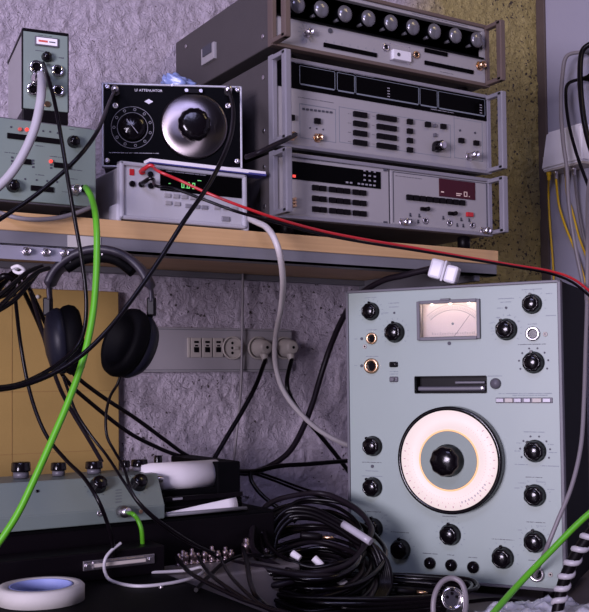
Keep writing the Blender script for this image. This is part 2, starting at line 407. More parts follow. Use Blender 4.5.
# lower unit: two half-width modules side by side
z0 = SHELF+.024; H3 = .100
d3 = Dev('twin_module_rack', 'light grey rack instrument lowest of the stack, two modules with red displays', 'test instrument', (SX0, YS, z0))
case(d3, WST, H3, .33, m_hpside, frame=m_hpframe)
foot(d3, [(.04, .03), (WST-.04, .03), (.04, .29), (WST-.04, .29)], .024, .011)
handle(d3, .0045, .002, H3-.002, m_hpframe); handle(d3, WST-.0045, .002, H3-.002, m_hpframe)
xm = d3.at(390, 190)[0]
b = MB(); b.box(.008, xm, .003, .014, .006, H3-.006, bev=.0008)
x0, zt = d3.at(292, 161); x1, zb = d3.at(381.5, 188)
x0 = d3.at(291.5, 165)[0]
zt = d3.at(292, 160.5)[1]; zb = d3.at(292, 178.5)[1]
caption(b, d3.at(330, 160)[0], d3.at(330, 161.5)[1], .10, .0012, y=.003)
for px, py in ((386, 169), (386, 223)):
    x, z = d3.at(px, py); b.box(x-.003, x+.003, .001, .003, z-.003, z+.003, 1)
mod = d3.part('counter_module', b, [m_hp, m_ink], label='left module with a wide black display and three rows of keys')
b = MB(); b.box(x0, x1, .0015, .004, zb, zt, 0, .0004)
for i in range(3):
    for j in range(3): b.box(x1-.034+i*.010, x1-.030+i*.010, .001, .002, zb+.010+j*.0075, zb+.0125+j*.0075, 1)
for k in range(8):
    if k not in (2,): b.box(x1-.068+k*.0075, x1-.0635+k*.0075, .001, .002, zb+.003, zb+.0055, 1)
b.build('display', [m_dispwin, m_dim_ink], mod)
b = MB(); q = d3.at(294.5, 176.3); b.box(q[0]-.0025, q[0]+.0025, .0, .002, q[1]-.0015, q[1]+.0025, bev=.0005); b.build('indicator_lamp', m_redled, mod)
def keyrow(dev, par, px0, py0, xs, w, h, rows, pitch, y=.003, mm=None):
    xx, zz0 = dev.at(px0, py0)
    for r_ in range(rows):
        for x in xs:
            b = MB(); b.box(xx+x, xx+x+w, y-.0045, y, zz0-r_*pitch-h, zz0-r_*pitch, bev=.0009); b.build('key', mm or m_black, par)
keyrow(d3, mod, 312.5, 184.5, [0, .0135, .031, .0445, .058, .0755, .089], .0118, .0085, 3, .0165)
b = MB(); q = d3.at(294, 206)
for k in range(3): b.cyl((q[0], .003, q[1]+k*.0052), .0024, .008, seg=8)
b.build('binding_post', m_brass, mod)
b = MB(); b.box(xm+.004, WST-.008, .003, .014, .006, H3-.006, bev=.0008)
caption(b, d3.at(410, 178)[0], d3.at(410, 177)[1], .055, y=.003)
for px, py, n in ((402, 214, 3), (440, 219, 3)):
    x, z = d3.at(px, py); 
for px in (411, 420, 444, 462, 470):
    x, z = d3.at(px, 214+(px-405)*.09); b.box(x-.001, x+.001, .0015, .003, z-.002, z+.003, 1); b.box(x-.001, x+.0025, .0015, .003, z-.003, z-.001, 1)
for px in (412, 419, 427, 450, 458, 464):
    x, z = d3.at(px, 220+(px-405)*.09); b.box(x-.001, x+.001, .0015, .003, z-.002, z+.003, 1); b.box(x-.001, x+.002, .0015, .003, z-.003, z-.001, 1)
b.box(xm+.008, WST-.010, .0024, .0032, H3-.0095, H3-.0085, 1); b.box(xm+.008, xm+.0092, .0024, .0032, .009, H3-.009, 1); b.box(WST-.0112, WST-.010, .0024, .0032, .009, H3-.009, 1)
mod2 = d3.part('generator_module', b, [m_hp, m_ink], label='right module with a small dark red display')
ax0, az0 = d3.at(440, 178); ax1, az1 = d3.at(476, 198)
az1 = az0-.030
b = MB(); b.box(ax0, ax1, .0015, .004, az1, az0, 0, .0004)
b.box(ax0+.003, ax0+.009, .001, .002, az1+.0065, az1+.0085, 1); b.box(ax0+.036, ax0+.045, .001, .002, az1+.004, az1+.0055, 1); b.box(ax0+.036, ax0+.048, .001, .002, az1+.007, az1+.0085, 1)
for dx, dz, ww, hh in ((.053, .004, .0012, .008), (.059, .004, .0012, .008), (.053, .0112, .007, .0012), (.053, .004, .007, .0012), (.064, .004, .0015, .0015)):
    b.box(ax0+dx, ax0+dx+ww, .001, .002, az1+dz, az1+dz+hh, 1)
b.build('display', [m_redwin, m_amber], mod2)
for k in range(9):
    x, z = d3.at(409.8+k*6.6, 197.3+k*.68)
    b = MB(); b.box(x-.0056, x+.0056, -.0015, .003, z-.0045, z+.0045, bev=.0008); b.build('key', m_black, mod2)
for px, py in ((424.5, 209), (452, 213.5)):
    x, z = d3.at(px, py); b = MB(); b.box(x-.007, x+.004, -.0015, .003, z-.003, z+.003, bev=.0008); b.cyl((x+.004, .002, z), .0035, .009, seg=10); b.build('switch', m_black, mod2)
x, z = d3.at(470, 214.5); b = MB(); b.box(x-.007, x+.007, -.0015, .003, z-.0038, z+.0038, bev=.0008); b.build('key', m_red, mod2, label='dull red key')
for px, py in ((426, 220.5), (450, 222.5), (473, 225)): 
    x, z = d3.at(px, py); jack(d3, x, z, .0052, .003, m_steel)
for px, py in ((403.5, 222.5), (484, 231)):
    x, z = d3.at(px, py); bnc(d3, x, z, .003, .0055, .016, m_steel)

# middle unit: counter with a wide dark window
z0 = 1.436; H2 = .137
d2 = Dev('counter_timer', 'light grey rack counter with wide dark window and many push switches, middle of the stack', 'test instrument', (SX0, YS, z0))
case(d2, WST, H2, .33, m_hpside, frame=m_hpframe)
foot(d2, [(.04, .03), (WST-.04, .03), (.04, .29), (WST-.04, .29)], .0085, .011)
handle(d2, .0045, .002, H2-.002, m_hpframe); handle(d2, WST-.0045, .002, H2-.002, m_hpframe)
zw1 = d2.at(289, 58)[1]; zw0 = d2.at(289, 87)[1]
b = MB(); b.box(.008, WST-.008, .003, .014, .006, H2-.006, bev=.0008)
def lines(dev, mb, x0, z0, x1, z1, mi=1, y=.003, t=.0007):
    for a in ((x0, x1, z0, z0+t), (x0, x1, z1-t, z1), (x0, x0+t, z0, z1), (x1-t, x1, z0, z1)): mb.box(a[0], a[1], y-.0003, y+.0002, a[2], a[3], mi)
q = d2.at(300.5, 103); q2 = d2.at(337, 143); lines(d2, b, q[0], q2[1]+.001, q2[0], q[1], 2)
q = d2.at(340, 106); q2 = d2.at(452, 160); lines(d2, b, q[0], q2[1]+.004, q2[0], q[1], 2)
q = d2.at(455, 119); q2 = d2.at(484, 162); lines(d2, b, q[0], q2[1]+.001, q2[0], q[1]+.003, 2)
caption(b, d2.at(317, 99)[0], d2.at(317, 99.5)[1], .065, .0013, y=.003)
caption(b, d2.at(316, 105.5)[0], d2.at(316, 105.5)[1], .055, .0011, y=.003)
for k in range(8):
    x, z = d2.at(304.5+k*3.9, 108.5+k*.5); b.box(x-.002, x+.002, .0015, .003, z-.0014, z+.0014, 1)
for k in range(3): x, z = d2.at(311+k*6.5, 127.5+k*.8); b.cyl((x, .003, z), .0013, .0012, seg=8, mi=1)
for px, py in ((291, 106.5), (461, 130), (476, 132.5)): x, z = d2.at(px, py); b.cyl((x, .003, z), .0019, .0012, seg=8, mi=1)
for r_ in range(4):
    for px in (350.5, 374.5, 398.5): x, z = d2.at(px, 113.3+r_*9.3+(px-350)*.10); caption(b, x, z, .006, .0010, y=.003)
fp = d2.part('front_panel', b, [m_hp, m_ink, m_ink_soft])
xw1 = d2.at(487, 90)[0]
b = MB(); b.box(.010, xw1, .0015, .005, zw0, zw1, 0, .0006)
for (a, c) in ((300, 335.5), (337.5, 355), (356, 419), (420, 437.5), (438.5, 485)):
    xa = d2.at(a, 75)[0]; xb = d2.at(c, 75)[0]; lines(d2, b, xa, zw0+.0085, xb, zw1-.0075, 1, .0013)
    b.box(xa+.002, xb-.002, .0008, .0016, zw0+.007, zw0+.0092, 1)
caption(b, .09, zw1-.0045, .10, .0014, 2, y=.0015); caption(b, .17, zw1-.0045, .04, .0014, 2, y=.0015); caption(b, .33, zw0+.0045, .05, .0014, 2, y=.0015)
for px in (389, 481):
    for k in range(4):
        x, z = d2.at(px, 0); x = d2.at(px, 90)[0]; b.box(x-.0022, x+.0022, .0008, .0016, zw0+.012+k*.0045, zw0+.0135+k*.0045, 2)
b.build('display_window', [m_dispwin, m_ink_soft, m_dim_ink], fp)
def push(px, py, wpx=.0085, n=1):
    x, z = d2.at(px, py)
    for k in range(n):
        b = MB(); b.box(x+(k-(n-1)/2)*wpx*1.03-wpx/2, x+(k-(n-1)/2)*wpx*1.03+wpx/2, -.0025, .003, z-.0042, z+.0042, bev=.0008); b.build('push_switch', m_black, fp)
push(292, 117.5, .0085); push(317.5, 121, .010)
for r_ in range(4):
    push(360.3, 114.6+r_*9.4, .0125, 2); push(386.8, 118.2+r_*9.4, .0125, 3); push(410, 121.7+r_*9.4, .0105, 1)
push(428, 124.5, .0105); push(443.5, 126.5, .0105); push(461.5, 140.5, .0105); push(476.5, 143, .0105)
for px, py in ((435, 125.5), (435, 135)):
    x, z = d2.at(px, py); b = MB(); b.box(x-.0018, x+.0018, -.002, .003, z-.003, z+.003, bev=.0005); b.build('slide_switch', m_frame, fp)
x, z = d2.at(437.5, 146.5)
b = MB(); b.lathe([(.0095, 0), (.0098, .004), (.0088, .006), (.0085, .016), (.007, .017)], (x, .003, z), seg=28, flute=10, fa=.06, fr=(2, 3)); k = b.build('knob', m_bake, fp)
b = MB(); b.lathe([(.0066, .0165), (.0066, .019), (.005, .020), (0, .020)], (x, .003, z)); b.build('knob_cap', m_steel, k, label='silver knob cap')
b = MB(); b.box(x-.011, x-.004, -.008, .002, z-.009, z-.002, bev=.001); b.build('pointer', m_bake, k)
for px, py in ((292, 135.8), (318, 137.7)): x, z = d2.at(px, py); bnc(d2, x, z, .003, .0052, .010, m_brass)
x, z = d2.at(470, 156); bnc(d2, x, z, .003, .0058, .022)

# upper unit: counter with a row of round lenses
z0 = 1.587; H1 = .108
d1 = Dev('decade_counter', 'brown edged rack instrument with a row of silvery round lenses, top of the stack', 'test instrument', (SX0, YS, z0))
case(d1, WST, H1, .345, m_hpside, frame=m_hpbrown)
foot(d1, [(.04, .03), (WST-.04, .03), (.04, .29), (WST-.04, .29)], .0135, .011)
handle(d1, .0045, .002, H1-.002, m_hpbrown); handle(d1, WST-.0045, .002, H1-.002, m_hpbrown)
b = MB(); zb = d1.at(292, 17.5)[1]; zt = H1-.012
b.box(.008, WST-.008, .003, .014, .006, zb, bev=.0008)
b.box(.008, WST-.008, .003, .014, zt, H1-.006, bev=.0008); b.box(WST-.014, WST-.008, .003, .014, zb, zt)
caption(b, .33, H1-.009, .12, .0012, y=.003)
for px, py in ((305, 35), (397, 52), (415, 55), (470, 71)):
    x, z = d1.at(px, py, .003)
ticks(b, *d1.at(307.5, 32.5), .010, .015, 0, 330, 12, 2, y=.0028)
for px in (338, 343, 348, 353): x, z = d1.at(px, 45); 
for k in range(7): x, z = d1.at(327+k*8, 40.5+k*1.45); b.box(x-.0003, x+.0003, .0026, .003, z-.0015, z+.0015, 2)
for k in range(7): x, z = d1.at(428+k*7, 60+k*1.3); b.box(x-.0003, x+.0003, .0026, .003, z-.0015, z+.0015, 2)
x, z = d1.at(331, 30.3); b.cyl((x, .003, z), .0038, .002, mi=1, seg=12)
caption(b, d1.at(448, 72)[0], d1.at(448, 72.5)[1], .03, y=.003)
fp = d1.part('front_panel', b, [m_hp, m_ink, m_ink_soft])
b = MB(); b.box(.008, WST-.014, .012, .014, zb, zt); b.box(.008, WST-.014, -.001, .012, zb-.001, zb+.0015)
bay = b.build('lens_bay', m_blackpanel, fp, label='black recess behind the lenses')
for k, px in enumerate((298, 322, 345.5, 369, 391.5, 413.5, 435, 456, 477.5)):
    py = 3.5+(px-298)*.198
    x, z = d1.at(px, py, -.012); r = .0132
    b = MB(); b.lathe([(r*.92, 0), (r*.95, .016), (r*1.0, .018), (r*1.0, .022)], (x+.0, .012, z-.001), seg=24); kk = b.build('lens_barrel', m_blackpanel, fp)
    b = MB(); b.lathe([(r*.99, .020), (r*.99, .0235), (r*.86, .026), (r*.5, .0285), (0, .0295)], (x, .012, z-.001), seg=24); b.build('lens', m_lens, kk, label='silvery domed lens')
    b = MB(); b.cyl((x-.009, .006, z-.010), .0026, .010, seg=10); b.build('neon_lamp', m_lens, fp)
for (xa, ya, xb, yb) in ((324.5, 44.8, 377.5, 54.5), (425.5, 50.2, 448, 54), (425.5, 63, 474, 71.2)):
    a = d1.at(xa, ya); c = d1.at(xb, yb); z = (a[1]+c[1])/2
    b = MB(); b.box(a[0], c[0], .0005, .004, z-.0034, z+.0034, bev=.0006); sl = b.build('switch_slot', m_dispwin, fp)
x, z = d1.at(307.5, 33); bnc(d1, x, z, .003, .0048, .014)
for px, py in ((386.5, 47), (417, 54.5)): x, z = d1.at(px, py); jack(d1, x, z, .0062, .003, m_steel if px < 400 else m_brass)
x, z = d1.at(480.5, 65.5); bnc(d1, x, z, .003, .0060, .012, m_brass)
a = d1.at(391, 43); c = d1.at(411, 61)
b = MB(); lines(d1, b, a[0], a[1]-.028, c[0], a[1]+.001, 0, .003, .0012); b.build('key_frame', m_steel, fp)
b = MB(); b.box(a[0]+.002, c[0]-.002, -.004, .003, a[1]-.026, a[1]-.010, bev=.001); b.cyl((a[0]+.012, -.004, a[1]-.018), .003, .001, mi=1, seg=12); b.build('key', [m_whiteplastic, m_ink], fp, label='white square key')
# label holder on the side of the case
b = MB(); L0 = HX(202, 50, SX0); L1 = HX(215, 58, SX0)
M_ = d1.Mi; l0 = M_ @ HX(202.5, 50, SX0); l1 = M_ @ HX(215.5, 58, SX0)
y0_, y1_ = sorted((l0.y, l1.y)); zc = (l0.z+l1.z)/2
b.box(-.003, .003, y0_, y1_, zc-.014, zc+.014, bev=.001); b.box(-.0045, -.0025, y0_+.008, y1_-.008, zc-.002, zc+.014, 1)
d1.part('side_grip', b, [m_hp, m_ink], label='pale recessed side grip')
# ---------------------------------------------------------------- left side of the shelf
# grey-green unit with the small box on it
zu = 1.316; XU1 = HY(96, 208, YS+.005).x; WU = .36; HU = .112
xu0 = XU1-WU
u = Dev('charge_amplifier', 'grey green instrument at the left shelf end under the small box', 'test instrument', (xu0, YS+.005, zu))
b = MB(); b.box(.002, WU-.002, .006, .28, .002, HU, bev=.002); u.part('case', b, m_frame)
foot(u, [(.03, .03), (WU-.03, .03), (.03, .25), (WU-.03, .25)], .012)
b = MB(); b.box(0, WU, 0, .008, .004, HU-.003, bev=.001)
def cap(px, py, wd, y=0): x, z = u.at(px, py); caption(b, x, z, wd, .0012, y=y)
for px, py in ((11, 127), (43, 131), (50, 131.7), (57.5, 133), (25, 179), (36.5, 180), (47, 181), (57, 182)):
    x, z = u.at(px, py); b.cyl((x, 0, z), .0013, .0008, seg=8, mi=1)
for px, py in ((12, 157.5), (12, 161), (12, 164.5), (33, 160.5), (33, 163.5), (33, 167), (51, 165), (51, 168)):
    x, z = u.at(px, py); b.box(x-.0013, x+.0013, -.0008, 0, z-.0012, z+.0012, 1)
cap(40, 146, .012); cap(12, 153, .02); cap(57, 157, .02); cap(72, 129.5, .008); cap(74, 179, .01); cap(75, 170, .02); cap(40, 175, .012); cap(66, 192, .01)
fp = u.part('front_panel', b, [m_green2, m_ink])
def slot(xa, ya, xb, yb, h=None, name='slide_slot'):
    a = u.at(xa, ya); c = u.at(xb, yb); z = (a[1]+c[1])/2; hh = (h or 5)*.0013
    bb = MB(); bb.box(a[0], c[0], -.002, .002, z-hh/2, z+hh/2, bev=.0006); return bb.build(name, m_black, fp)
slot(7, 134.5, 60, 143, 5.5); slot(16, 160, 31, 163, 5.5); slot(53.5, 164.5, 71, 167, 5.5); slot(30.5, 187.5, 53.5, 190.5, 5.5)
for px, py, m in ((19.5, 129.5, m_dimled), (26.5, 129.8, m_redled), (50.5, 161.5, m_redled)):
    x, z = u.at(px, py); bb = MB(); bb.cyl((x, 0, z), .0024, .003, seg=10); bb.build('indicator_lamp', m, fp)
for px, py, r in ((73, 142, .0082), (12.5, 186, .0085)):
    x, z = u.at(px, py); bake_knob(u, x, z, r, 0, .012, 60)
x, z = u.at(73.5, 190.5); bnc(u, x, z, 0, .0058, .016)
x, z = u.at(83.5, 188.5); bnc(u, x, z, 0, .0035, .008, m_black)

# small upright box
c0 = W(22.5, 108, 1.289)
ANG = R(-8.25)
s_ = Dev('preamplifier_supply', 'small upright grey green box with a tiny meter and four round sockets', 'test instrument', (c0.x, c0.y, zu+HU+.001), ANG)
WS = s_.at(68.3, 110)[0]; HS = s_.at(24, 28.5)[1]; zb = s_.at(22.5, 108)[1]
b = MB(); b.box(.001, WS-.001, .004, .15, zb*.8, HS-.001, bev=.0015); s_.part('case', b, m_hp)
b = MB(); b.box(0, WS, .0, .15, 0, zb, bev=.0015); s_.part('plinth', b, m_black)
b = MB(); b.box(-.0002, WS+.0002, -.001, .15, HS-.0035, HS+.0008, bev=.0006); b.box(WS-.001, WS+.0006, -.001, .006, zb, HS); b.box(-.0006, .0006, -.001, .006, zb, HS); s_.part('edge_trim', b, m_black)
b = MB(); b.box(0, WS, -.0005, .005, zb, HS-.003, bev=.0006)
x, z = s_.at(45, 36); caption(b, x, z, .018, y=-.0005); x, z = s_.at(40, 51); caption(b, x, z, .012, y=-.0005); x, z = s_.at(61, 58); caption(b, x, z, .008, .002, y=-.0005)
fp = s_.part('front_panel', b, [m_green2, m_ink])
x, z = s_.at(46.5, 42.3)
b = MB(); b.box(x-.0155, x+.0155, -.003, .001, z-.0062, z+.0062, bev=.0008); mt = b.build('meter', m_frame, fp)
b = MB(); b.box(x-.0135, x+.0135, -.0034, -.0029, z-.0045, z+.0045); b.box(x-.011, x+.001, -.0037, -.0033, z-.0015, z+.0012, 1); b.box(x+.003, x+.011, -.0037, -.0033, z-.001, z+.0005, 2); b.build('meter_scale', [m_paper, m_dimled, m_ink], mt)
x, z = s_.at(46.5, 57.5); bake_knob(s_, x, z, .0068, 0, .011, 100)
def bigsock(px, py, r):
    x, z = s_.at(px, py); bb = MB(); bb._ring((x, 0, z), r*.62, r, .006, (0, -1, 0), 24, 0); k = bb.build('round_socket', m_chrome, fp)
    bb = MB(); bb.cyl((x, 0, z), r*.6, .002, seg=14); bb.build('socket_core', m_bake, k)
for px, py, r in ((36, 68, .0092), (57, 71.5, .0078), (57.5, 91.5, .0078), (33, 90, .0088)): bigsock(px, py, r)
x, z = s_.at(47, 104.5); bb = MB(); bb.cyl((x, 0, z), .004, .003, seg=12); bb.build('screw', m_brass, fp)

# multimeter
m_bump = mat('pale_grey_rubber', (.38, .37, .40), .5, var=.04)
p0 = HY(119, 215, 1.268)
dm = Dev('bench_multimeter', 'pale grey bench multimeter under the black attenuator', 'multimeter', (p0.x, 1.268, SHELF+.003))
WD = dm.at(246.5, 225)[0]; HD = dm.at(122, 161)[1]
b = MB(); b.box(.006, WD-.006, .012, .27, .004, HD-.004, bev=.003); dm.part('case', b, m_hp)
b = MB()
b.box(0, WD, -.004, .010, HD-.006, HD, bev=.0025); b.box(0, WD, -.004, .010, 0, .006, bev=.0025); b.box(0, .007, -.004, .010, 0, HD, bev=.0025); b.box(WD-.007, WD, -.004, .010, 0, HD, bev=.0025)
b.box(-.004, .004, -.002, .03, -.003, .022, bev=.003); b.box(WD-.004, WD+.004, -.002, .03, -.003, .022, bev=.003)
dm.part('bumper', b, m_bump)
m_dmm = mat('pale_multimeter_panel', (.42, .41, .43), .5, var=.04)
b = MB(); b.box(.006, WD-.006, 0, .012, .005, HD-.005)
fp = dm.part('front_panel', b, [m_dmm, m_ink])
xa = dm.at(160, 180)[0]; xb = dm.at(241.5, 185)[0]; zt = dm.at(161, 167.5)[1]; zl = dm.at(161, 190.5)[1]
b = MB(); b.box(xa, xb, -.0015, .002, zl, zt, 0, .0008); caption(b, xa+.040, zt-.0045, .062, .0013, 1, y=-.0015)
dsp = b.build('display', [m_dispwin, m_dim_ink], fp)
def seg7(mb, x, z, h, ch, mi=0, y=-.0018):
    w_ = h*.5; t = h*.13
    S = {'0': 'abcdef', '8': 'abcdefg', '4': 'bcfg', '6': 'acdefg', '5': 'acdfg', '3': 'abcdg'}[ch]
    B = {'a': (0, w_, h-t, h), 'g': (0, w_, h/2-t/2, h/2+t/2), 'd': (0, w_, 0, t), 'f': (0, t, h/2, h), 'b': (w_-t, w_, h/2, h), 'e': (0, t, 0, h/2), 'c': (w_-t, w_, 0, h/2)}
    for k in S: q = B[k]; mb.box(x+q[0], x+q[1], y, y+.0004, z+q[2], z+q[3], mi)
b = MB(); q = dm.at(181, 188)
for k, ch in enumerate('000'): seg7(b, q[0]+k*.0085, q[1], .0088, ch)
b.box(q[0]+.007, q[0]+.008, -.0018, -.0014, q[1], q[1]+.001); b.box(q[0]-.020, q[0]-.017, -.0018, -.0014, q[1]+.004, q[1]+.0048)
q = dm.at(197, 181); b.box(q[0], q[0]+.006, -.0018, -.0014, q[1], q[1]+.001)
b.build('digits', m_greenled, dsp, label='small green digits')
for (pxs, py, wpx) in (((167, 175.5, 184, 192.5, 201), 195.5, 5), ((168, 176.5), 203, 5), ((216.5, 225, 234), 203, 5)):
    for px in pxs:
        x, z = dm.at(px, py+(px-167)*.09)
        b = MB(); b.box(x-.0046, x+.0046, -.0025, .001, z-.0028, z+.0028, bev=.0007); b.build('key', m_hp, fp)
for k in range(3):
    x, z = dm.at(188+k*8, 206+k*.7); b = MB(); b.box(x-.0046, x+.0046, -.0025, .001, z-.0028, z+.0028, bev=.0007); b.build('key', m_hpframe, fp)
x, z = dm.at(225, 219); b = MB(); b.box(x-.006, x+.006, -.003, .001, z-.0035, z+.0035, bev=.0008); b.build('power_key', m_hpframe, fp)
b = MB(); x, z = dm.at(131.8, 172.2); b.box(x-.0035, x+.0035, -.001, .001, z-.0045, z+.0045, bev=.0005); x, z = dm.at(141.5, 172); b.cyl((x, 0, z), .0042, .004); b.build('red_input_jacks', m_red, fp)
b = MB()
for px, py in ((131.8, 184), (141, 184.5), (150, 174.5), (150.5, 186)): x, z = dm.at(px, py); b.cyl((x, 0, z), .0042, .003)
b.build('black_input_jacks', m_bake, fp)

# booklet on the multimeter
zt_ = SHELF+.003+HD
a = HY(150, 155, 1.262); c = HY(266, 171, 1.262)
nb = Dev('thin_booklet', 'thin booklet with blue cover edges lying on the multimeter', 'booklet', (a.x, 1.262, zt_+.0005), 0)
ln = c.x-a.x
b = MB(); b.box(0, ln, 0, .022, .0016, .0068, bev=.0004); nb.part('pages', b, m_paper)
b = MB(); b.box(-.001, ln, -.0006, .0225, 0, .0016, bev=.0003); b.box(ln*.84, ln+.001, -.0006, .0225, .0016, .0030, bev=.0003); nb.part('cover', b, m_cardblue)

# attenuator
ca = W(101.8, 165, 1.44); AA = R(7.3-31.75)
at_ = Dev('step_attenuator', 'black panel attenuator with large silver dial standing on the multimeter', 'attenuator', (ca.x, ca.y, zt_+.012), AA)
WA = at_.at(242.6, 165)[0]; HA = at_.at(101.8, 82.5)[1]; at_foot = .012
z0a = 0
b = MB(); b.box(.002, WA-.002, .006, .11, z0a, HA-.001, bev=.003); at_.part('case', b, m_hpside)
foot(at_, [(.02, .02), (WA-.02, .02), (.02, .095), (WA-.02, .095)], .012, .008)
b = MB(); e = .0032
b.box(0, WA, -.002, .008, HA-e, HA, bev=.001); b.box(0, WA, -.002, .008, z0a, z0a+e, bev=.001); b.box(0, e, -.002, .008, z0a, HA, bev=.001); b.box(WA-e, WA, -.002, .008, z0a, HA, bev=.001); at_.part('rim', b, m_alu)
b = MB(); b.box(e, WA-e, 0, .006, z0a+e, HA-e)
x, z = at_.at(148.5, 90.6); b.text('LF ATTENUATOR', (x, -.0001, z), .0052, 1)
x, z = at_.at(148.8, 101.6)
b.prism([(x-.0065, z), (x, z+.0038), (x+.0065, z), (x, z-.0038)], -.0005, .0002, 1)
x, z = at_.at(134, 153); caption(b, x, z, .072, .0011, 1, y=-.0002)
x, z = at_.at(132.5, 127.5); r = at_.r(132.5, 127.5, 20.5)
for rr in (1.0, .72): b._ring((x, 0, z), r*rr-.0007, r*rr, .0004, (0, -1, 0), 48, 2)
for k in range(11):
    a = 2*PI*k/11+.3; b._ring((x+math.cos(a)*r*.86, 0, z+math.sin(a)*r*.86), .0014, .0022, .0004, (0, -1, 0), 10, 2)
ap = at_.part('front_panel', b, [m_blackpanel, m_white_ink, m_dim_ink])
b = MB(); b.lathe([(r*.62, 0), (r*.62, .004), (r*.57, .005), (r*.50, .0055), (r*.46, .0075), (r*.42, .008), (0, .008)], (x, 0, z), seg=40, flute=12, fa=.08, fr=(3, 4)); k = b.build('knob', m_bake, ap)
b = MB(); t = Matrix.Translation((x, -.0085, z)) @ Matrix.Rotation(R(52), 4, 'Y'); b.box(-r*.42, r*.42, -.0004, .0004, -.0005, .0005, M=t); b.build('pointer', m_dim_ink, k)
x, z = at_.at(194, 126.3); r = at_.r(194, 126.3, 32.5)
def dialmat():
    m = mat('turned_aluminium', (.17, .15, .155), .28, metal=1, var=0); nt = m.node_tree; bs = nt.nodes['Principled BSDF']
    bs.inputs['Anisotropic'].default_value = .85
    tg = nt.nodes.new('ShaderNodeTangent'); tg.direction_type = 'RADIAL'; tg.axis = 'Y'; nt.links.new(tg.outputs[0], bs.inputs['Tangent'])
    return m
b = MB(); b.lathe([(r, 0), (r, .003), (r*.985, .004), (r*.94, .005), (r*.50, .008), (r*.48, .008)], (0, 0, 0), seg=64)
for k in range(60):
    a = 2*PI*k/60; l = .004 if k % 5 == 0 else .002
    t = Matrix.Rotation(-a, 4, 'Y'); b.box(r*.93-l, r*.93, -.0054, -.0048, -.0002, .0002, 1, M=t)
dl = b.build('dial', [dialmat(), m_ink], ap, loc=(x, 0, z), label='large silver dial disc')
b = MB(); b.lathe([(r*.50, .006), (r*.50, .013), (r*.48, .017), (r*.42, .022), (r*.28, .0235), (0, .0235)], (0, 0, 0), seg=48, flute=12, fa=.07, fr=(0, 3)); k = b.build('knob', m_bake, dl)
x2, z2 = at_.at(193.5, 92); b = MB(); b.box(x2-.014, x2+.014, -.007, 0, z2-.0035, z2+.0035, bev=.0006); ix = b.build('dial_index', m_black, ap)
for s in (-1, 1): b = MB(); b.cyl((x2+s*.0105, -.007, z2), .0028, .001, seg=12); b.build('screw', m_steel, ix)
for px in (115.5, 228):
    x3, z3 = at_.at(px, 92); b = MB(); b.lathe([(.0058, 0), (.0058, .003), (.003, .004), (.003, .008), (.0055, .009), (.0055, .016), (.004, .018), (0, .018)], (x3, 0, z3)); b.build('binding_post', m_steel, ap)
    x3, z3 = at_.at(px, 106); b = MB(); b.lathe([(.0042, 0), (.0042, .003), (.0022, .003), (.0022, .001), (0, .001)], (x3, 0, z3)); b.build('earth_terminal', m_steel, ap)
for px, py in ((107, 86.5), (237.5, 89.5), (107, 160.5), (237, 161)):
    x3, z3 = at_.at(px, py, -.002); b = MB(); b.lathe([(.0042, 0), (.004, .0015), (.0015, .002), (0, .0012)], (x3, -.001, z3)); b.build('corner_screw', m_steel, ap)
x3, z3 = at_.at(172, 85.5); b = MB(); b.cyl((x3, -.002, z3), .0022, .001, seg=10); b.build('corner_screw', m_steel, ap)

# crumpled blue plastic on the attenuator case
q = W(184, 73, 1.50)
bm_ = bmesh.new(); bmesh.ops.create_icosphere(bm_, subdivisions=4, radius=1)
for v in bm_.verts:
    n = noise.noise(v.co*2.3)*.35+noise.noise(v.co*6)*.12; c_ = v.co*(1+n)
    zz_ = c_.z if c_.z > -.6 else -.6
    v.co = Vector((c_.x*.028+(.004*math.sin(c_.y*3)), c_.y*.024, zz_*.017+.0102))
    v.co.z += max(0, -c_.x)*.010
mb = MB(); mb.bm.free(); mb.bm = bm_
for f in bm_.faces: f.smooth = True
axl = at_.M @ Vector((at_.at(180, 84)[0], .055, HA))
tag(mb.build('plastic_bag', m_bluebag, loc=(axl.x, axl.y, axl.z)), 'crumpled blue plastic lying on top of the black attenuator', 'bag')

# patch panel hanging under the shelf front
a = HY(0, 247, 1.245); c = HY(78, 256, 1.245)
ppx = Dev('socket_strip', 'steel strip with three round sockets hanging under the shelf at left', 'patch panel', (a.x-.15, 1.245, a.z-.0145))
hp_ = SHELF-.024-.020-(a.z-.0145)
lw = c.x-a.x+.15
b = MB(); b.box(0, lw, 0, .002, 0, hp_, bev=.0005); b.box(0, lw, 0, .06, hp_-.002, hp_, bev=.0005)
b.box(lw*.6, lw*.66, .002, .01, hp_-.003, hp_+.0001)
bb = ppx.part('panel', b, mat('pale_steel_sheet', (.36, .35, .42), .4, metal=.4, var=.08))
for px, py in ((26, 251.5), (45.5, 252.5), (64, 253)):
    x, z = ppx.at(px, py); bnc(ppx, x, z, 0, .0042, .008, m_steel)

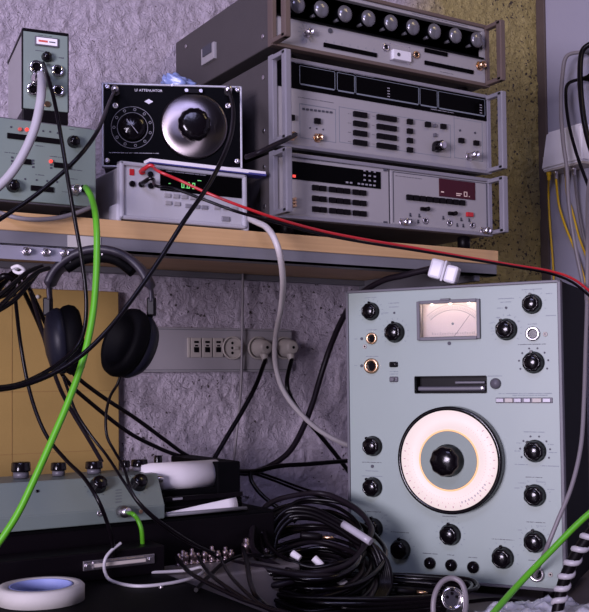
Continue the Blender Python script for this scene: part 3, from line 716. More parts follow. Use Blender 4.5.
# headphones
m_hband = mat('dark_grey_headband', (.022, .018, .026), .45, var=.1, spec=.3)
hc = W(100, 330, 1.29); HA_ = R(-31.75-4)
h = Dev('headphones', 'black over-ear headphones hanging from the shelf edge', 'headphones', (hc.x, hc.y, W(100, 250, 1.29).z), HA_)
def hp(px, py, y=0): x, z = h.at(px, py, y); return Vector((x, y, z))
b = MB()
path = [hp(50, 300), hp(50, 284), hp(60, 267), hp(78, 254.5), hp(99, 250), hp(121, 254), hp(140, 268), hp(150, 286), hp(152, 302)]
P = spline(path, 6)
t = bmesh.new(); rr = []
for i, p in enumerate(P):
    tg = (P[min(i+1, len(P)-1)]-P[max(0, i-1)]).normalized(); nr = Vector((-tg.z, 0, tg.x)); fr = i/(len(P)-1)
    th = .0026 if (fr < .12 or fr > .88) else .0058; wd = .007 if (fr < .12 or fr > .88) else .016
    ring = []
    for k in range(12):
        a_ = 2*PI*k/12; ca_, sa_ = math.cos(a_), math.sin(a_)
        ring.append(t.verts.new(p+nr*(abs(sa_)**.6*(1 if sa_ > 0 else -1))*th+Vector((0, 1, 0))*(abs(ca_)**.5*(1 if ca_ > 0 else -1))*wd))
    rr.append(ring)
for a_, c_ in zip(rr, rr[1:]):
    for k in range(12): f = t.faces.new((a_[k], a_[(k+1) % 12], c_[(k+1) % 12], c_[k])); f.smooth = True
t.faces.new(rr[0][::-1]); t.faces.new(rr[-1]); b._fin(t, 0, False)
h.part('headband', b, m_hband)
b = MB(); Pp = [p+Vector((0, 0, -.0062)) for p in spline([hp(66, 263), hp(82, 254), hp(100, 251.5), hp(118, 255), (hp(134, 267))], 5)]
b.tube(Pp, .0085, seg=10, sub=1); h.part('head_pad', b, m_blackmatt)
def cup(cx, cy, yaw, tilt, sgn):
    c = hp(cx, cy)
    q = Matrix.Translation(c) @ Matrix.Rotation(R(tilt), 4, 'Y') @ Matrix.Rotation(R(yaw), 4, 'Z') @ Matrix.Scale(1.18, 4)
    bb = MB(); bb.lathe([(0, -.016), (.012, -.016), (.026, -.012), (.030, -.004), (.0305, .0), (.029, .004)], seg=32, ax=(1, 0, 0))
    for v in bb.bm.verts: v.co = q @ Vector((v.co.x*sgn, v.co.y*.95, v.co.z*1.22))
    k = bb.build('ear_cup', mat('ridged_dark_shell', (.008, .008, .014), .42, spec=.14, var=.1), h.o)
    bb = MB(); bb.lathe([(.029, .003), (.0315, .007), (.0325, .013), (.031, .019), (.027, .023), (.022, .021), (.018, .012), (0, .010)], seg=32, ax=(1, 0, 0))
    for v in bb.bm.verts: v.co = q @ Vector((v.co.x*sgn, v.co.y*.95, v.co.z*1.22))
    bb.build('ear_cushion', m_blackmatt, k)
    return k
def cup2(cx, cy, yaw, tilt, sgn): return cup(cx, cy, yaw, tilt, sgn)
cup(60, 341, 24, -6, 1); cup(134, 346, 50, 25, -1)
for px, py, ang in ((48, 306, 0), (151.5, 306, 0)):
    p = hp(px, py); b = MB(); b.box(p.x-.0055, p.x+.0055, -.006, .006, p.z-.013, p.z+.011, bev=.002); b.tube([p+Vector((0, 0, -.008)), p+Vector((.004 if px < 100 else -.004, 0, -.02))], .004, sub=1); h.part('yoke', b, m_black)
# the hook that carries them
top = h.M @ (hp(100, 250)); 
hz = SHELF-.044; b = MB(); b.tube([(0, 0, 0), (0, 0, -.006), (.0, -.006, top.z-hz-.009), (0, -.02, top.z-hz-.012), (0, -.042, top.z-hz-.011), (0, -.046, top.z-hz-.002)], .0018, sub=4)
hk = b.build('hook', m_steel, loc=(top.x, 1.267, hz)); tag(hk, 'small metal hook under the shelf edge holding the headphones', 'hook')

# ---------------------------------------------------------------- wall socket trunking
yT = 1.592
a = HY(120, 326, yT); c = HY(292, 329.5, yT); zb_ = HY(292, 371.5, yT).z
tr = Dev('socket_trunking', 'wide grey white plastic trunking with data and mains outlets on the wall', 'wall outlet', (a.x, yT, zb_))
lt = c.x-a.x; ht = c.z-zb_
b = MB(); b.box(0, lt, 0, .015, 0, ht, bev=.002); b.box(0, lt-.002, -.0005, .001, ht*.04, ht*.06, 1); b.box(0, lt-.002, -.0005, .001, ht*.94, ht*.96, 1)
fp = tr.part('trunking_body', b, [m_trunk, m_rail])
for px in (195.5, 206.5, 217.5):
    x, z = tr.at(px, 347.7); b = MB(); b.box(x-.0098, x+.0098, -.004, 0, z-.0175, z+.0175, bev=.001); k = b.build('data_outlet', m_ivory, fp)
    b = MB(); b.box(x-.005, x+.005, -.0048, -.0038, z-.0085, z+.001, bev=.0006); b.box(x-.003, x+.003, -.0048, -.0038, z-.0085+.0105, z+.005, bev=.0006); b.box(x-.0045, x+.0045, -.0046, -.004, z+.008, z+.012); b.build('port', m_black, k)
x, z = tr.at(188.5, 347.5); b = MB(); b.box(x-.003, x+.003, -.004, 0, z-.0175, z+.0175, bev=.001); b.build('blank_insert', m_ivory, fp)
def schuko(px, py, holes):
    x, z = tr.at(px, py); bb = MB(); bb._ring((x, 0, z), .0185, .0215, .005, (0, -1, 0), 32, 0); bb.cyl((x, 0, z), .0187, .0012, seg=32)
    k = bb.build('mains_outlet', m_ivory, fp)
    if holes:
        bb = MB()
        for dx, dz in ((0, .009), (0, 0), (0, -.009)): bb.cyl((x+dx, -.001, z+dz), .0026, .001, seg=10)
        bb.build('contact_holes', m_black, k)
        bb = MB(); bb.box(x+.002, x+.012, -.005, -.001, z-.003, z+.003, bev=.001); bb.build('shutter', m_ivory, k)
    return x, z
schuko(232, 348, True)
def plug(px, py, pts, label):
    x, z = schuko(px-3, py, False); o = tr.M @ Vector((x, -.004, z))
    dv = Dev('power_plug', label, 'power plug', (o.x, o.y-.001, o.z), 0, None)
    b = MB(); b.lathe([(.0175, 0), (.0178, .006), (.0165, .010), (.013, .026), (.0115, .030), (.009, .031), (0, .031)], (0, 0, 0), seg=28)
    b.lathe([(.0085, -.004), (.0075, .010), (.005, .018), (.0042, .024)], (0, -.018, -.006), ax=(0, -.25, -1), seg=14)
    k = dv.part('plug_body', b, m_ivory)
    b = MB(); b.cyl((.0, -.031, .0), .0028, .0008, seg=12); b.build('screw', m_black, k)
    st = dv.M @ Vector((0, -.024, -.022)); b = MB(); P = [st-o] + [W(*p)-o for p in pts]
    b.tube([p+Vector((0, .001, 0)) for p in P], .0042, sub=8); dv.part('cord', b, m_blackcable)
plug(260.5, 348, [(256, 385, 1.76), (243, 410, 1.74), (228, 435, 1.72), (214, 459, 1.70), (205, 475, 1.68)], 'left of two cream mains plugs, its black cord hanging straight down-left')
plug(286.5, 348, [(287, 385, 1.80), (297, 408, 1.81), (318, 433, 1.82), (336, 455, 1.84), (352, 476, 1.86)], 'right of two cream mains plugs, its black cord curving right')
# ---------------------------------------------------------------- the frequency analyzer
AN = R(-26.5-31.75)
c0 = W(349.5, 573, 1.64)
an = Dev('frequency_analyzer', 'big pale green analyzer with lit round dial, lit meter and many black knobs', 'test instrument', (c0.x, c0.y, DESK+.015), AN)
WN = an.at(567.0, 585)[0]; HN = an.at(347.5, 291)[1]; DN = .20; zb = 0
b = MB()
for q in ((.001, .006, .001, HN-.001), (WN-.006, WN-.001, .001, HN-.001), (.006, WN-.006, .001, .006), (.006, WN-.006, HN-.006, HN-.001)): b.box(q[0], q[1], .006, DN, q[2], q[3], bev=.001)
b.box(.006, WN-.006, DN-.004, DN, .006, HN-.006); an.part('case', b, m_blackmatt)
foot(an, [(.03, .03), (WN-.03, .03), (.03, DN-.03), (WN-.03, DN-.03)], .015, .012)
b = MB(); e = .0045
b.box(0, WN, -.003, .010, HN-e, HN, bev=.001); b.box(0, WN, -.003, .010, 0, e, bev=.001); b.box(0, e, -.003, .010, 0, HN, bev=.001); b.box(WN-e*1.2, WN, -.003, .010, 0, HN, bev=.001); an.part('rim', b, m_frame)
# panel with an opening for the meter, and one for the drum window
mx0, mz1 = an.at(418, 300.5); mx1, mz0 = an.at(480.5, 338.7); mz1 = an.at(449, 300.5)[1]; mz0 = an.at(449, 339.5)[1]
wx0, wz1 = an.at(415, 377); wx1 = an.at(486.5, 393)[0]; wz1 = an.at(450, 376.5)[1]; wz0 = an.at(450, 392.8)[1]
b = MB(); T = .006
def pb(x0, x1, z0, z1): b.box(x0, x1, 0, T, z0, z1)
pb(e, WN-e, e, wz0); pb(e, wx0, wz0, wz1); pb(wx1, WN-e, wz0, wz1); pb(e, WN-e, wz1, mz0); pb(e, mx0, mz0, mz1); pb(mx1, WN-e, mz0, mz1); pb(e, WN-e, mz1, HN-e)
def acap(px, py, n, mi=2, h=.0014): x, z = an.at(px, py); caption(b, x, z, an.r(px, py, n), h, mi, y=-.0001)
knobs = [(370.5, 311.5, 9.3, 100, 'ticks'), (394.5, 332.5, 10.5, 100, 'ticks'), (506, 329.5, 11, 120, 'ticks'), (531.5, 304, 10, 100, 'ticks3'), (533, 362.5, 11, 100, 'dots'),
         (372.5, 446, 10.3, 130, ''), (372.5, 487, 10.2, 130, ''), (373, 528, 10.3, 100, 'ticks3'), (400.5, 549, 10.3, 100, 'ticks3'), (450, 534.5, 10.8, 100, 'ticks'),
         (502.5, 557.5, 11, 100, 'ticks3'), (534.5, 541.5, 11, 100, 'ticks'), (534.5, 495.3, 11, 130, 'ticks3'), (534.5, 451, 11.2, 130, 'dots')]
for px, py, r, pt, st in knobs:
    x, z = an.at(px+.6, py); rr = an.r(px, py, r)
    if st == 'ticks': ticks(b, x, z, rr*1.22, rr*1.40, -40, 220, 12, 2, .0006)
    if st == 'ticks3': ticks(b, x, z, rr*1.25, rr*1.42, -20, 150, 6, 2, .0006)
    if st == 'dots': dots(b, x, z, rr*1.30, -25, 205, 8, .0016, 1)
for px, py, n, mi in ((371, 297.5, 13, 2), (394, 303, 12, 2), (394, 307, 10, 2), (385, 313, 8, 2), (372, 329.8, 12, 2), (372, 356.5, 13, 2), (356, 365.5, 3, 2), (356, 339, 3, 2), (394, 371.5, 9, 2), (394, 374, 9, 2),
                      (506, 298.5, 16, 2), (506, 302, 11, 2), (500, 308, 6, 2), (532, 289.3, 20, 2), (549, 293.5, 6, 2), (551, 315.5, 10, 2), (532.5, 324, 9, 2), (532, 344.3, 27, 1),
                      (493, 331, 4, 2), (491, 323, 4, 2), (498, 317.5, 4, 2), (509, 315.5, 4, 2), (519, 321, 3, 2), (495, 376, 14, 2), (525, 393.5, 52, 2), (530, 395.3, 34, 2),
                      (534, 432, 20, 2), (519, 443, 5, 2), (517.5, 451, 6, 2), (551, 444.5, 6, 2), (553, 452.5, 8, 2), (521.5, 464.5, 13, 2), (550, 466, 18, 2), (534, 477.3, 16, 1), (522, 483, 7, 2), (541, 482, 9, 2), (517, 488, 5, 2), (551, 489.5, 7, 2),
                      (536, 522.3, 18, 1), (520, 530, 4, 2), (541, 526, 9, 2), (503, 539.5, 22, 1), (450, 516.5, 16, 1), (430, 553.6, 15, 1), (451, 555, 7, 1), (473, 557.5, 9, 1), (532, 560.3, 7, 1),
                      (372, 462.4, 21, 1), (372, 471, 14, 2), (372, 476.2, 22, 2), (373, 511.7, 17, 1), (400, 532.3, 19, 1), (388, 521, 3, 2), (387, 529, 4, 2), (386, 515, 3, 2), (370, 306, 0, 2)):
    if n: acap(px, py, n, mi)
for px, py, r in ((361.8, 338.7, 1.5), (361.8, 365.8, 1.6), (394.4, 312.8, 1.1), (506.2, 307.8, 1.3), (364.2, 556, 1.8), (372.5, 466.3, 1.7), (449.4, 343.3, 1.9)):
    x, z = an.at(px, py); b.cyl((x, 0, z), an.r(px, py, r), .0012, mi=1, seg=10)
ap = an.part('front_panel', b, [m_panel_green, m_ink, m_ink_soft])
for px, py, r, pt, st in knobs:
    x, z = an.at(px+.6, py); bake_knob(an, x, z, an.r(px, py, r*.96), 0, None, pt)
for px, py, r in ((430.3, 563, 5.8), (451.5, 565, 5.8), (473.5, 567, 5.8)):
    x, z = an.at(px, py); rr = an.r(px, py, r)
    b = MB(); b.lathe([(rr, 0), (rr, .004), (rr*.85, .006), (rr*.55, .0065), (rr*.5, .009), (0, .009)], (x, 0, z)); b.build('fuse_cap', m_bake, ap)
for px, py, r in ((372, 338.5, 5.8), (372, 366, 7.6), (533, 333.8, 7), (375.5, 557, 6), (537, 574, 7.2)):
    x, z = an.at(px, py); jack(an, x, z, an.r(px, py, r), 0, m_brass if px < 400 else m_steel)
for px, py in ((365, 346.5), (545.3, 334.2), (550.5, 574.5)):
    x, z = an.at(px, py); b = MB(); b._ring((x, 0, z), .0014, .0036, .0018, (0, -1, 0), 14, 0); b.cyl((x, 0, z), .0015, .0006, seg=8, mi=1); b.build('terminal', [m_ivory, m_bake], ap)
for px, py, m in ((393.8, 364.5, m_bake), (394, 379.3, m_frame)):
    x, z = an.at(px, py); b = MB(); b.box(x-.0075, x+.0075, -.003, .001, z-.0045, z+.0045, bev=.002); b.cyl((x, -.003, z), .003, .005, seg=10); b.build('toggle_switch', m, ap)
x, z = an.at(495.8, 383.6); b = MB(); b.lathe([(.0085, 0), (.0085, .003), (.006, .006), (0, .007)], (x, 0, z)); b.build('lamp_cap', m_frame, ap)
# meter: recessed card behind glass with its own lamp
b = MB(); dd = .022; fe = .0045
for q in ((mx0-.001, mx0+fe, mz0, mz1), (mx1-fe, mx1+.001, mz0, mz1), (mx0+fe, mx1-fe, mz1-fe, mz1+.001), (mx0+fe, mx1-fe, mz0-.001, mz0+fe)): b.box(q[0], q[1], -.006, .0, q[2], q[3], bev=.0008)
for q in ((mx0-.001, mx0, mz0, mz1), (mx1, mx1+.001, mz0, mz1), (mx0, mx1, mz1, mz1+.001), (mx0, mx1, mz0-.001, mz0)): b.box(q[0], q[1], 0, dd, q[2], q[3])
b.box(mx0, mx1, dd, dd+.001, mz0, mz1); xm_ = (mx0+mx1)/2; b.box(xm_-.012, xm_+.004, -.007, 0, mz1-.001, mz1+.003, bev=.001)
mf = b.build('meter', m_frame, ap)
b = MB(); b.box(mx0+.001, mx1-.001, dd-.001, dd, mz0+.001, mz1-.001)
cx, cz = xm_, mz0-.008
H_ = mz1-mz0
for rad, t_, mi in ((H_*.86, .0008, 1), (H_*1.0, .0005, 2)):
    for k in range(40):
        a = R(47+86*k/39); tt = Matrix.Translation((cx+math.cos(a)*rad*1.0, dd-.0012, cz+.003+math.sin(a)*rad)) @ Matrix.Rotation(-a, 4, 'Y')
        b.box(-t_/2, t_/2, -.0002, .0002, -rad*.0205, rad*.0205, mi, M=tt)
ticks(b, cx, cz+.003, H_*.88, H_*.96, 48, 132, 31, 2, .0004, y=dd-.0012)
for k in range(26):
    xx = mx0+.016+(mx1-mx0-.032)*k/25; b.box(xx, xx+.0005, dd-.0014, dd-.001, mz0+.009, mz0+.0115+(.0012 if k % 5 == 0 else 0), 1)
b.sph((cx, dd-.0012, mz0+H_*.42), .0022, mi=2, sc=(1, .1, 1))
b.build('meter_card', [m_meter, m_ink_soft, m_ink_soft], mf, label='white meter scale lit by its lamp')
b = MB(); b.box(mx0+.003, mx1-.003, .001, .002, mz0+.003, mz1-.003); b.build('glass', m_glass, mf)
b = MB(); a = R(97); L_ = H_*.95
b.box(-.00025, .00025, dd-.004, dd-.0036, 0, L_*.82, M=Matrix.Translation((cx, 0, mz0+.002)) @ Matrix.Rotation(R(38), 4, 'Y')); b.build('needle', m_ink, mf)
for xx in (mx0+(mx1-mx0)*.2, mx0+(mx1-mx0)*.5, mx0+(mx1-mx0)*.8):
    l = bpy.data.lights.new('meter_lamp', 'POINT'); l.energy = .14; l.color = (1, .76, .60); l.shadow_soft_size = .002
    lo = bpy.data.objects.new('meter_lamp', l); COL.objects.link(lo); lo.location = an.M @ Vector((xx, .009, mz1-.004))
# drum window
b = MB()
for q in ((wx0-.001, wx0, wz0, wz1), (wx1, wx1+.001, wz0, wz1), (wx0, wx1, wz1, wz1+.001), (wx0, wx1, wz0-.001, wz0)): b.box(q[0], q[1], -.001, .025, q[2], q[3])
b.box(wx0, wx1, .024, .025, wz0, wz1)
dw = b.build('recessed_window', m_black, ap)
b = MB(); b.box(wx0+.002, wx1-.004, .006, .020, wz0+.003, wz0+.010, bev=.002); b.box(wx0+(wx1-wx0)*.55, wx1-.004, .006, .014, wz0+.014, wz0+.018, 0, bev=.001)
b.cyl((wx0+(wx1-wx0)*.93, .006, wz0+.0075), .002, .002, seg=10, mi=1)
b.build('scale_strip', [m_frame, m_steel], dw)
# slide row
a0 = an.at(495.8, 402); a1 = an.at(552.8, 400); zc = an.at(524, 400.3)[1]
b = MB(); b.box(a0[0], a1[0], -.001, .001, zc-.0042, zc+.0042, bev=.0008); sr = b.build('slide_frame', m_frame, ap)
L_ = a1[0]-a0[0]
for i, (f0, f1) in enumerate(((.01, .15), (.17, .31), (.33, .46), (.50, .62), (.65, .81), (.83, .97))):
    b = MB(); b.box(a0[0]+L_*f0, a0[0]+L_*f1, -.0035, 0, zc-.0032, zc+.0032, bev=.0007); b.build('slide_button', m_hpframe if i in (0, 2, 3, 5) else m_ivory, sr)
# big dial
x, z = an.at(452.4, 459.4); Rz = an.r(452, 459, 52.4); HB = .021
b = MB(); b.lathe([(Rz, 0), (Rz*.995, HB-.001), (Rz*.985, HB), (Rz*.93, HB), (Rz*.925, HB-.002), (Rz*.40, HB-.002)], (x, 0, z), seg=96)
dl = b.build('dial_bezel', m_bake, ap)
b = MB(); r1 = Rz*.925; r0 = Rz*.560
b._ring((x, -HB+.0025, z), r0, r1, .0016, (0, -1, 0), 96, 0)
b._ring((x, -HB+.0022, z), r0-.0016, r0+.0010, .0019, (0, -1, 0), 96, 1)
ticks(b, x, z, Rz*.70, Rz*.715, -190, 60, 60, 2, .0004, y=-HB+.0006); ticks(b, x, z, Rz*.78, Rz*.805, -195, 45, 31, 2, .0005, y=-HB+.0006)
for k in range(26):
    a = R(-200+9.6*k); t = Matrix.Translation((x+math.cos(a)*Rz*.86, -HB+.0007, z+math.sin(a)*Rz*.86)) @ Matrix.Rotation(-a, 4, 'Y'); b.box(-.0016, .0016, -.0001, .0003, -.0008, .0008, 2, M=t)
for k in range(9):
    a = R(-72+5*k); t = Matrix.Translation((x+math.cos(a)*Rz*.80, -HB+.0007, z+math.sin(a)*Rz*.80)) @ Matrix.Rotation(-a, 4, 'Y'); b.box(-.0016, .0016, -.0001, .0003, -.0010, .0010, 3, M=t)
b.build('lit_scale_ring', [m_dial, m_dialedge, mat('brown_dial_print', (.62, .42, .40), .6), mat('grey_dial_print', (.45, .40, .40), .6)], dl, label='glowing white scale ring')
b = MB(); b.cyl((x, -HB+.0023, z), r0-.0016, .0022, seg=72); b.build('centre_disc', m_green2, dl)
bx, bz = an.at(446, 458.3, -.022); rr = an.r(446, 458, 15.5)
b = MB(); hk_ = .030; b.lathe([(rr, 0), (rr*1.02, hk_*.1), (rr*.97, hk_*.2), (rr*.95, hk_*.68), (rr*.86, hk_*.84), (rr*.66, hk_*.93), (rr*.3, hk_*.99), (0, hk_)], (x, -HB, z), seg=60, flute=9, fa=.06, fr=(2, 4)); b.build('tuning_knob', m_bake, dl)

# white connector lying on top of the analyzer with its dark cord
cc = W(441, 277, 1.57)
pl = Dev('mains_connector', 'white mains connector lying on top of the big analyzer with dark cord', 'connector', (cc.x, cc.y, DESK+.015+HN+.0005), R(-50))
pl.o.rotation_euler = (R(0), R(17), R(-50)); pl.o.location.z += .0065
pl.M = Matrix.Translation(pl.o.location) @ pl.o.rotation_euler.to_matrix().to_4x4(); pl.Mi = pl.M.inverted()
q = Matrix.Rotation(R(-14), 4, 'Y')
b = MB(); b.box(-.022, .000, -.015, .015, .002, .033, bev=.004); b.box(.000, .004, -.017, .017, .000, .034, bev=.002); b.box(.004, .024, -.015, .015, .001, .029, bev=.004)
pl.part('connector_body', b, m_whiteplastic)
b = MB(); P = [pl.M @ Vector((-.020, 0, .017)), W(405, 275, 1.60), W(382, 281, 1.63), W(358, 296, 1.68), W(343, 318, 1.74), W(331, 345, 1.78), W(321, 375, 1.79), W(313, 402, 1.78), W(303, 428, 1.76), W(289, 452, 1.73), W(268, 467, 1.70), W(248, 473, 1.66), W(234, 471, 1.62)]
b.tube([pl.Mi @ p for p in P], .0052, sub=8); pl.part('cord', b, m_dgreycable)

# ---------------------------------------------------------------- level recorder on its black base
YB = 1.30
zr = .886
bx1 = HY(275, 530, YB).x
BX0 = -.05
ba = Dev('base_cabinet', 'long black metal cabinet under the level recorder', 'cabinet', (BX0, YB, DESK+.012))
hb = zr-.002-(DESK+.012)
hb = HY(200, 516, YB).z - (DESK+.012)
b = MB(); b.box(0, bx1-BX0, 0, .27, 0, hb, bev=.002); ba.part('case', b, m_blackmatt)
foot(ba, [(.05, .03), (bx1-BX0-.03, .03), (.05, .24), (bx1-BX0-.03, .24)], .012)
b = MB(); b.box(.01, bx1-BX0-.003, -.003, 0, .006, hb-.004, bev=.001); x, z = ba.at(269, 530); caption(b, x-.012, z-.002, .006, .002, y=-.003); ba.part('front_plate', b, [m_black, m_frame])
zr = DESK+.012+hb+.002
xr1 = HY(165, 519, YB-.012).x
RX0 = 0
lr = Dev('level_recorder', 'grey green chart recorder with paper roll at its right end', 'recorder', (0, YB-.012, zr)); m_lr = mat('recorder_green_enamel', (.125, .155, .14), .45, var=.06, vscale=14)
zlow = lr.at(163, 505)[1]; zhigh = lr.at(120, 476, .025)[1]
b = MB()
def sect(x): return [(x, 0, .001), (x, .0, zlow), (x, .025, zhigh), (x, .10, zhigh+.002), (x, .10, .001)]
t = bmesh.new(); A = [t.verts.new(v) for v in sect(-.05)]; B = [t.verts.new(v) for v in sect(xr1)]
t.faces.new(A); t.faces.new(B[::-1])
for k in range(5): t.faces.new((A[k], B[k], B[(k+1) % 5], A[(k+1) % 5]))
bmesh.ops.bevel(t, geom=t.edges[:], offset=.0012, segments=2, affect='EDGES'); b._fin(t, 0, False)
slope = math.atan2(.025, zhigh-zlow)
def cs(px, py): # point on the sloping face
    o = lr.Mi @ EYE; d = lr.Mi.to_3x3() @ ray(px, py); n = Vector((0, -(zhigh-zlow), .025)).normalized(); k = (Vector((0, 0, zlow))-o).dot(n)/d.dot(n); return o+d*k
body = lr.part('body', b, [m_lr, m_ink])
nrm = Vector((0, -(zhigh-zlow), .025)).normalized()
b = MB()
for k in range(6):
    p = cs(118+k*.6, 489+k*2.6); caption(b, 0, 0, .008, .001, 0)
    for v in list(b.bm.verts)[-0:]: pass
b.bm.clear()
for k in range(5):
    p = cs(119, 490+k*3); M_ = Matrix.Translation(p) @ Matrix.Rotation(-slope, 4, 'X')
    b.box(-.005, .004, -.0003, .0002, -.0004, .0004, M=M_)
for px, py in ((96, 486), (137, 484.5)):
    p = cs(px, py); 
    for k in range(12):
        a = R(30*k); M_ = Matrix.Translation(p) @ Matrix.Rotation(-slope, 4, 'X') @ Matrix.Translation((math.cos(a)*.0155, 0, math.sin(a)*.0155)) @ Matrix.Rotation(-a, 4, 'Y'); b.box(-.0012, .0012, -.0003, .0002, -.0003, .0003, M=M_)
b.build('panel_marks', m_ink, body)
for px, py in ((97.5, 486), (138, 484)):
    p = cs(px, py); r = .0115
    b = MB(); b.lathe([(r, 0), (r*1.02, .002), (r*.95, .004), (r*.92, .012), (r*.8, .0145), (r*.4, .016), (0, .016)], p, nrm, seg=40, flute=10, fa=.1, fr=(2, 3)); b.build('knob', m_bake, body)
x, z = lr.at(121, 511.5)
b = MB(); b.lathe([(.0085, 0), (.0085, .010), (.0075, .012), (.0062, .016), (.0045, .017), (0, .017)], (x, 0, z), (.25, -1, .05), seg=20); b.build('input_connector', m_steel, body)
x, z = lr.at(99.5, 513.5); b = MB(); b._ring((x, 0, z), .0018, .0038, .002, (0, -1, 0), 14, 0); b.build('terminal', m_steel, body)
x, z = lr.at(140.5, 511.5); b = MB(); b.cyl((x, 0, z), .0028, .002, seg=12); b.build('screw', m_brass, body)
p = cs(37, 491.5); b = MB(); b.cyl(p, .002, .002, nrm, seg=8); b.build('screw', m_bake, body)
for px, py, w_, h_ in ((21, 466, .017, .011), (58.5, 466, .014, .010), (94, 465.5, .016, .012), (125.5, 462.5, .0085, .006), (139.5, 461.5, .016, .006), (158, 458.5, .008, .009), (173, 459.5, .016, .006)):
    pp = HY(px, py, YB+.055); zt = zr+zhigh+.002
    loc = Vector((pp.x, .067, zhigh+.002))
    hgt = max(.010, pp.z-zt+h_*.5)
    b = MB()
    b.lathe([(w_*.62, 0), (w_*.62, hgt*.35), (w_*.45, hgt*.4)], loc, (0, 0, 1), seg=18, mi=1)
    b.lathe([(w_*.75, hgt*.4), (w_*.78, hgt*.5), (w_*.74, hgt*.95), (w_*.66, hgt), (0, hgt)], loc, (0, 0, 1), seg=24, flute=10, fa=.08, fr=(1, 2))
    if px < 160: b.build('top_knob', [m_bake, m_frame], body)
    else: b.bm.free()
# recording section with the paper
xr = xr1; zA2 = lr.at(200, 500, .024)[1]
xE = HY(236, 480, YB+.03).x
b = MB()
b.box(xr+.001, xE+.004, .030, .20, 0, .012, bev=.001); b.box(xr+.001, xE+.004, .014, .030, 0, .003, bev=.0005)
q0 = HY(213, 470, YB+.05); zt = HY(213, 463, YB+.05).z-zr
b.box(HY(212, 470, YB+.04).x, xE+.004, .035, .20, .012, zt+.003, bev=.002)
b.box(xr+.001, xr+.004, .01, .20, 0, .034, bev=.001)
b.box(xr+.001, xE+.004, .036, .044, .012, HY(180, 489, YB+.03).z-zr, bev=.001)
b.box(xr+.001, xE, .024, .036, .003, zA2, bev=.001)
rf = lr.part('recording_frame', b, m_blackmatt)
b = MB(); zA = lr.at(200, 497, .020)[1]
b.box(xr-.001, xE-.001, .018, .023, zA-.0035, zA+.0035, bev=.001); b.box(xr, xE-.004, .021, .025, zA-.014, zA-.011, bev=.001); b.build('front_bar', m_black, rf)
b = MB(); b.tube([(xr, .010, .004), (xE, .010, .004)], .0028, sub=1); b.build('paper_roller', m_rail, rf)
b = MB(); b.box(xr+.02, xr+.035, .016, .018, zA-.001, zA+.002); b.build('scale_mark', m_hpframe, rf)
rl = .0215; pa = HY(137, 475, YB+.06); pe = HY(213, 475, YB+.06); zc = (HY(180, 461, YB+.06).z)-rl-zr
b = MB(); b.lathe([(rl*.3, 0), (rl, 0), (rl, pe.x-pa.x), (rl*.3, pe.x-pa.x)], (pa.x, .062, zc), (1, 0, 0), seg=48)
b.build('paper_roll', m_paper, rf, label='white chart paper roll')
# sheet running down from the roll and out below the bar
b = MB(); t = bmesh.new(); n = 16; xs0 = xr+.003; xs1 = xE-.012; g = []
prof = [(.020, .016), (.017, .012), (.015, .008), (.014, .003)]
Pp = spline([(0, y, z) for y, z in prof], 4)
for x in [xs0+(xs1-xs0)*k/8 for k in range(9)]: g.append([t.verts.new((x, p.y, p.z*(.30+.95*(x-xs0)/(xs1-xs0)))) for p in Pp])
for a_, c_ in zip(g, g[1:]):
    for k in range(len(Pp)-1): f = t.faces.new((a_[k], c_[k], c_[k+1], a_[k+1])); f.smooth = True
b._fin(t, 0, False); ps = b.build('paper_sheet', m_paper, rf); so = ps.modifiers.new('s', 'SOLIDIFY'); so.thickness = .0004
x, z = lr.at(157, 479, .03); b = MB(); b.cyl((xr1, .03, z), .0045, .010, (1, 0, 0), seg=14); b.build('side_knob', m_steel, body)

# ---------------------------------------------------------------- foreground
# grey patch box behind the black unit
gx0, gx1 = .52, HY(270, 560, 1.27).x; ZG = .828
gb = Dev('grey_patch_box', 'low grey brown box with a row of upright silver plugs', 'patch box', (gx0, 1.185, DESK))
b = MB(); b.box(0, gx1-gx0, 0, .097, 0, ZG-DESK, bev=.004); gb.part('case', b, mat('brown_grey_enamel', (.12, .105, .105), .45, var=.12))
m_dull = mat('dull_nickel', (.26, .20, .20), .4, metal=1, var=.2)
def upr(px, py, hpx, dev, r=.0042, Y=1.262):
    p = HZ(px, py, ZG); l = dev.Mi @ p; hh = hpx*p.y/FOC*1.0
    l.y = min(l.y, .085); 
    bb = MB(); bb.lathe([(r*1.2, 0), (r*1.2, hh*.12), (r*.8, hh*.14), (r*.8, hh*.4), (r*1.1, hh*.42), (r*1.1, hh*.72), (r*.7, hh*.75), (r*.7, hh*.95), (r*.4, hh)], (l.x, l.y, ZG-DESK), (0, 0, 1), seg=14)
    return bb.build('upright_socket', m_dull if hpx not in (17.01,) else m_steel, dev.o)
# black unit in front
fz = .83
fc = W(164.5, 573.5, 1.33)
fx1 = HZ(165, 573, fz).x; fy1 = HZ(165, 573, fz).y
bu = Dev('black_rack_unit', 'flat black unit with a long metal socket on its raised rear part', 'electronic unit', (-.15, fy1-.30, DESK+.006))
wu = fx1+.15; hz_ = fz-DESK-.006
b = MB(); b.box(0, wu, 0, .30+.05, 0, hz_, bev=.0025); bu.part('case', b, m_blackmatt)
foot(bu, [(.05, .03), (wu-.03, .03), (.05, .30), (wu-.03, .30)], .006)
hr = HY(164, 545, fy1).z-fz
b = MB(); b.box(0, wu, .30, .30+.05, hz_, hz_+hr, bev=.002); rh = bu.part('raised_housing', b, m_black)
def bl(px, py): p = bu.Mi @ HY(px, py, fy1); return p
a = bl(82.5, 566); c = bl(154, 558.5); zc1 = (a.z+c.z)/2; 
b = MB(); b.box(a.x, c.x, .2975, .300, zc1-.0065, zc1+.0065, bev=.001); b.box(a.x+.012, c.x-.012, .295, .2975, zc1-.0045, zc1+.0045, bev=.001)
cn = b.build('ribbon_socket', m_steel, rh, label='long metal shelled socket')
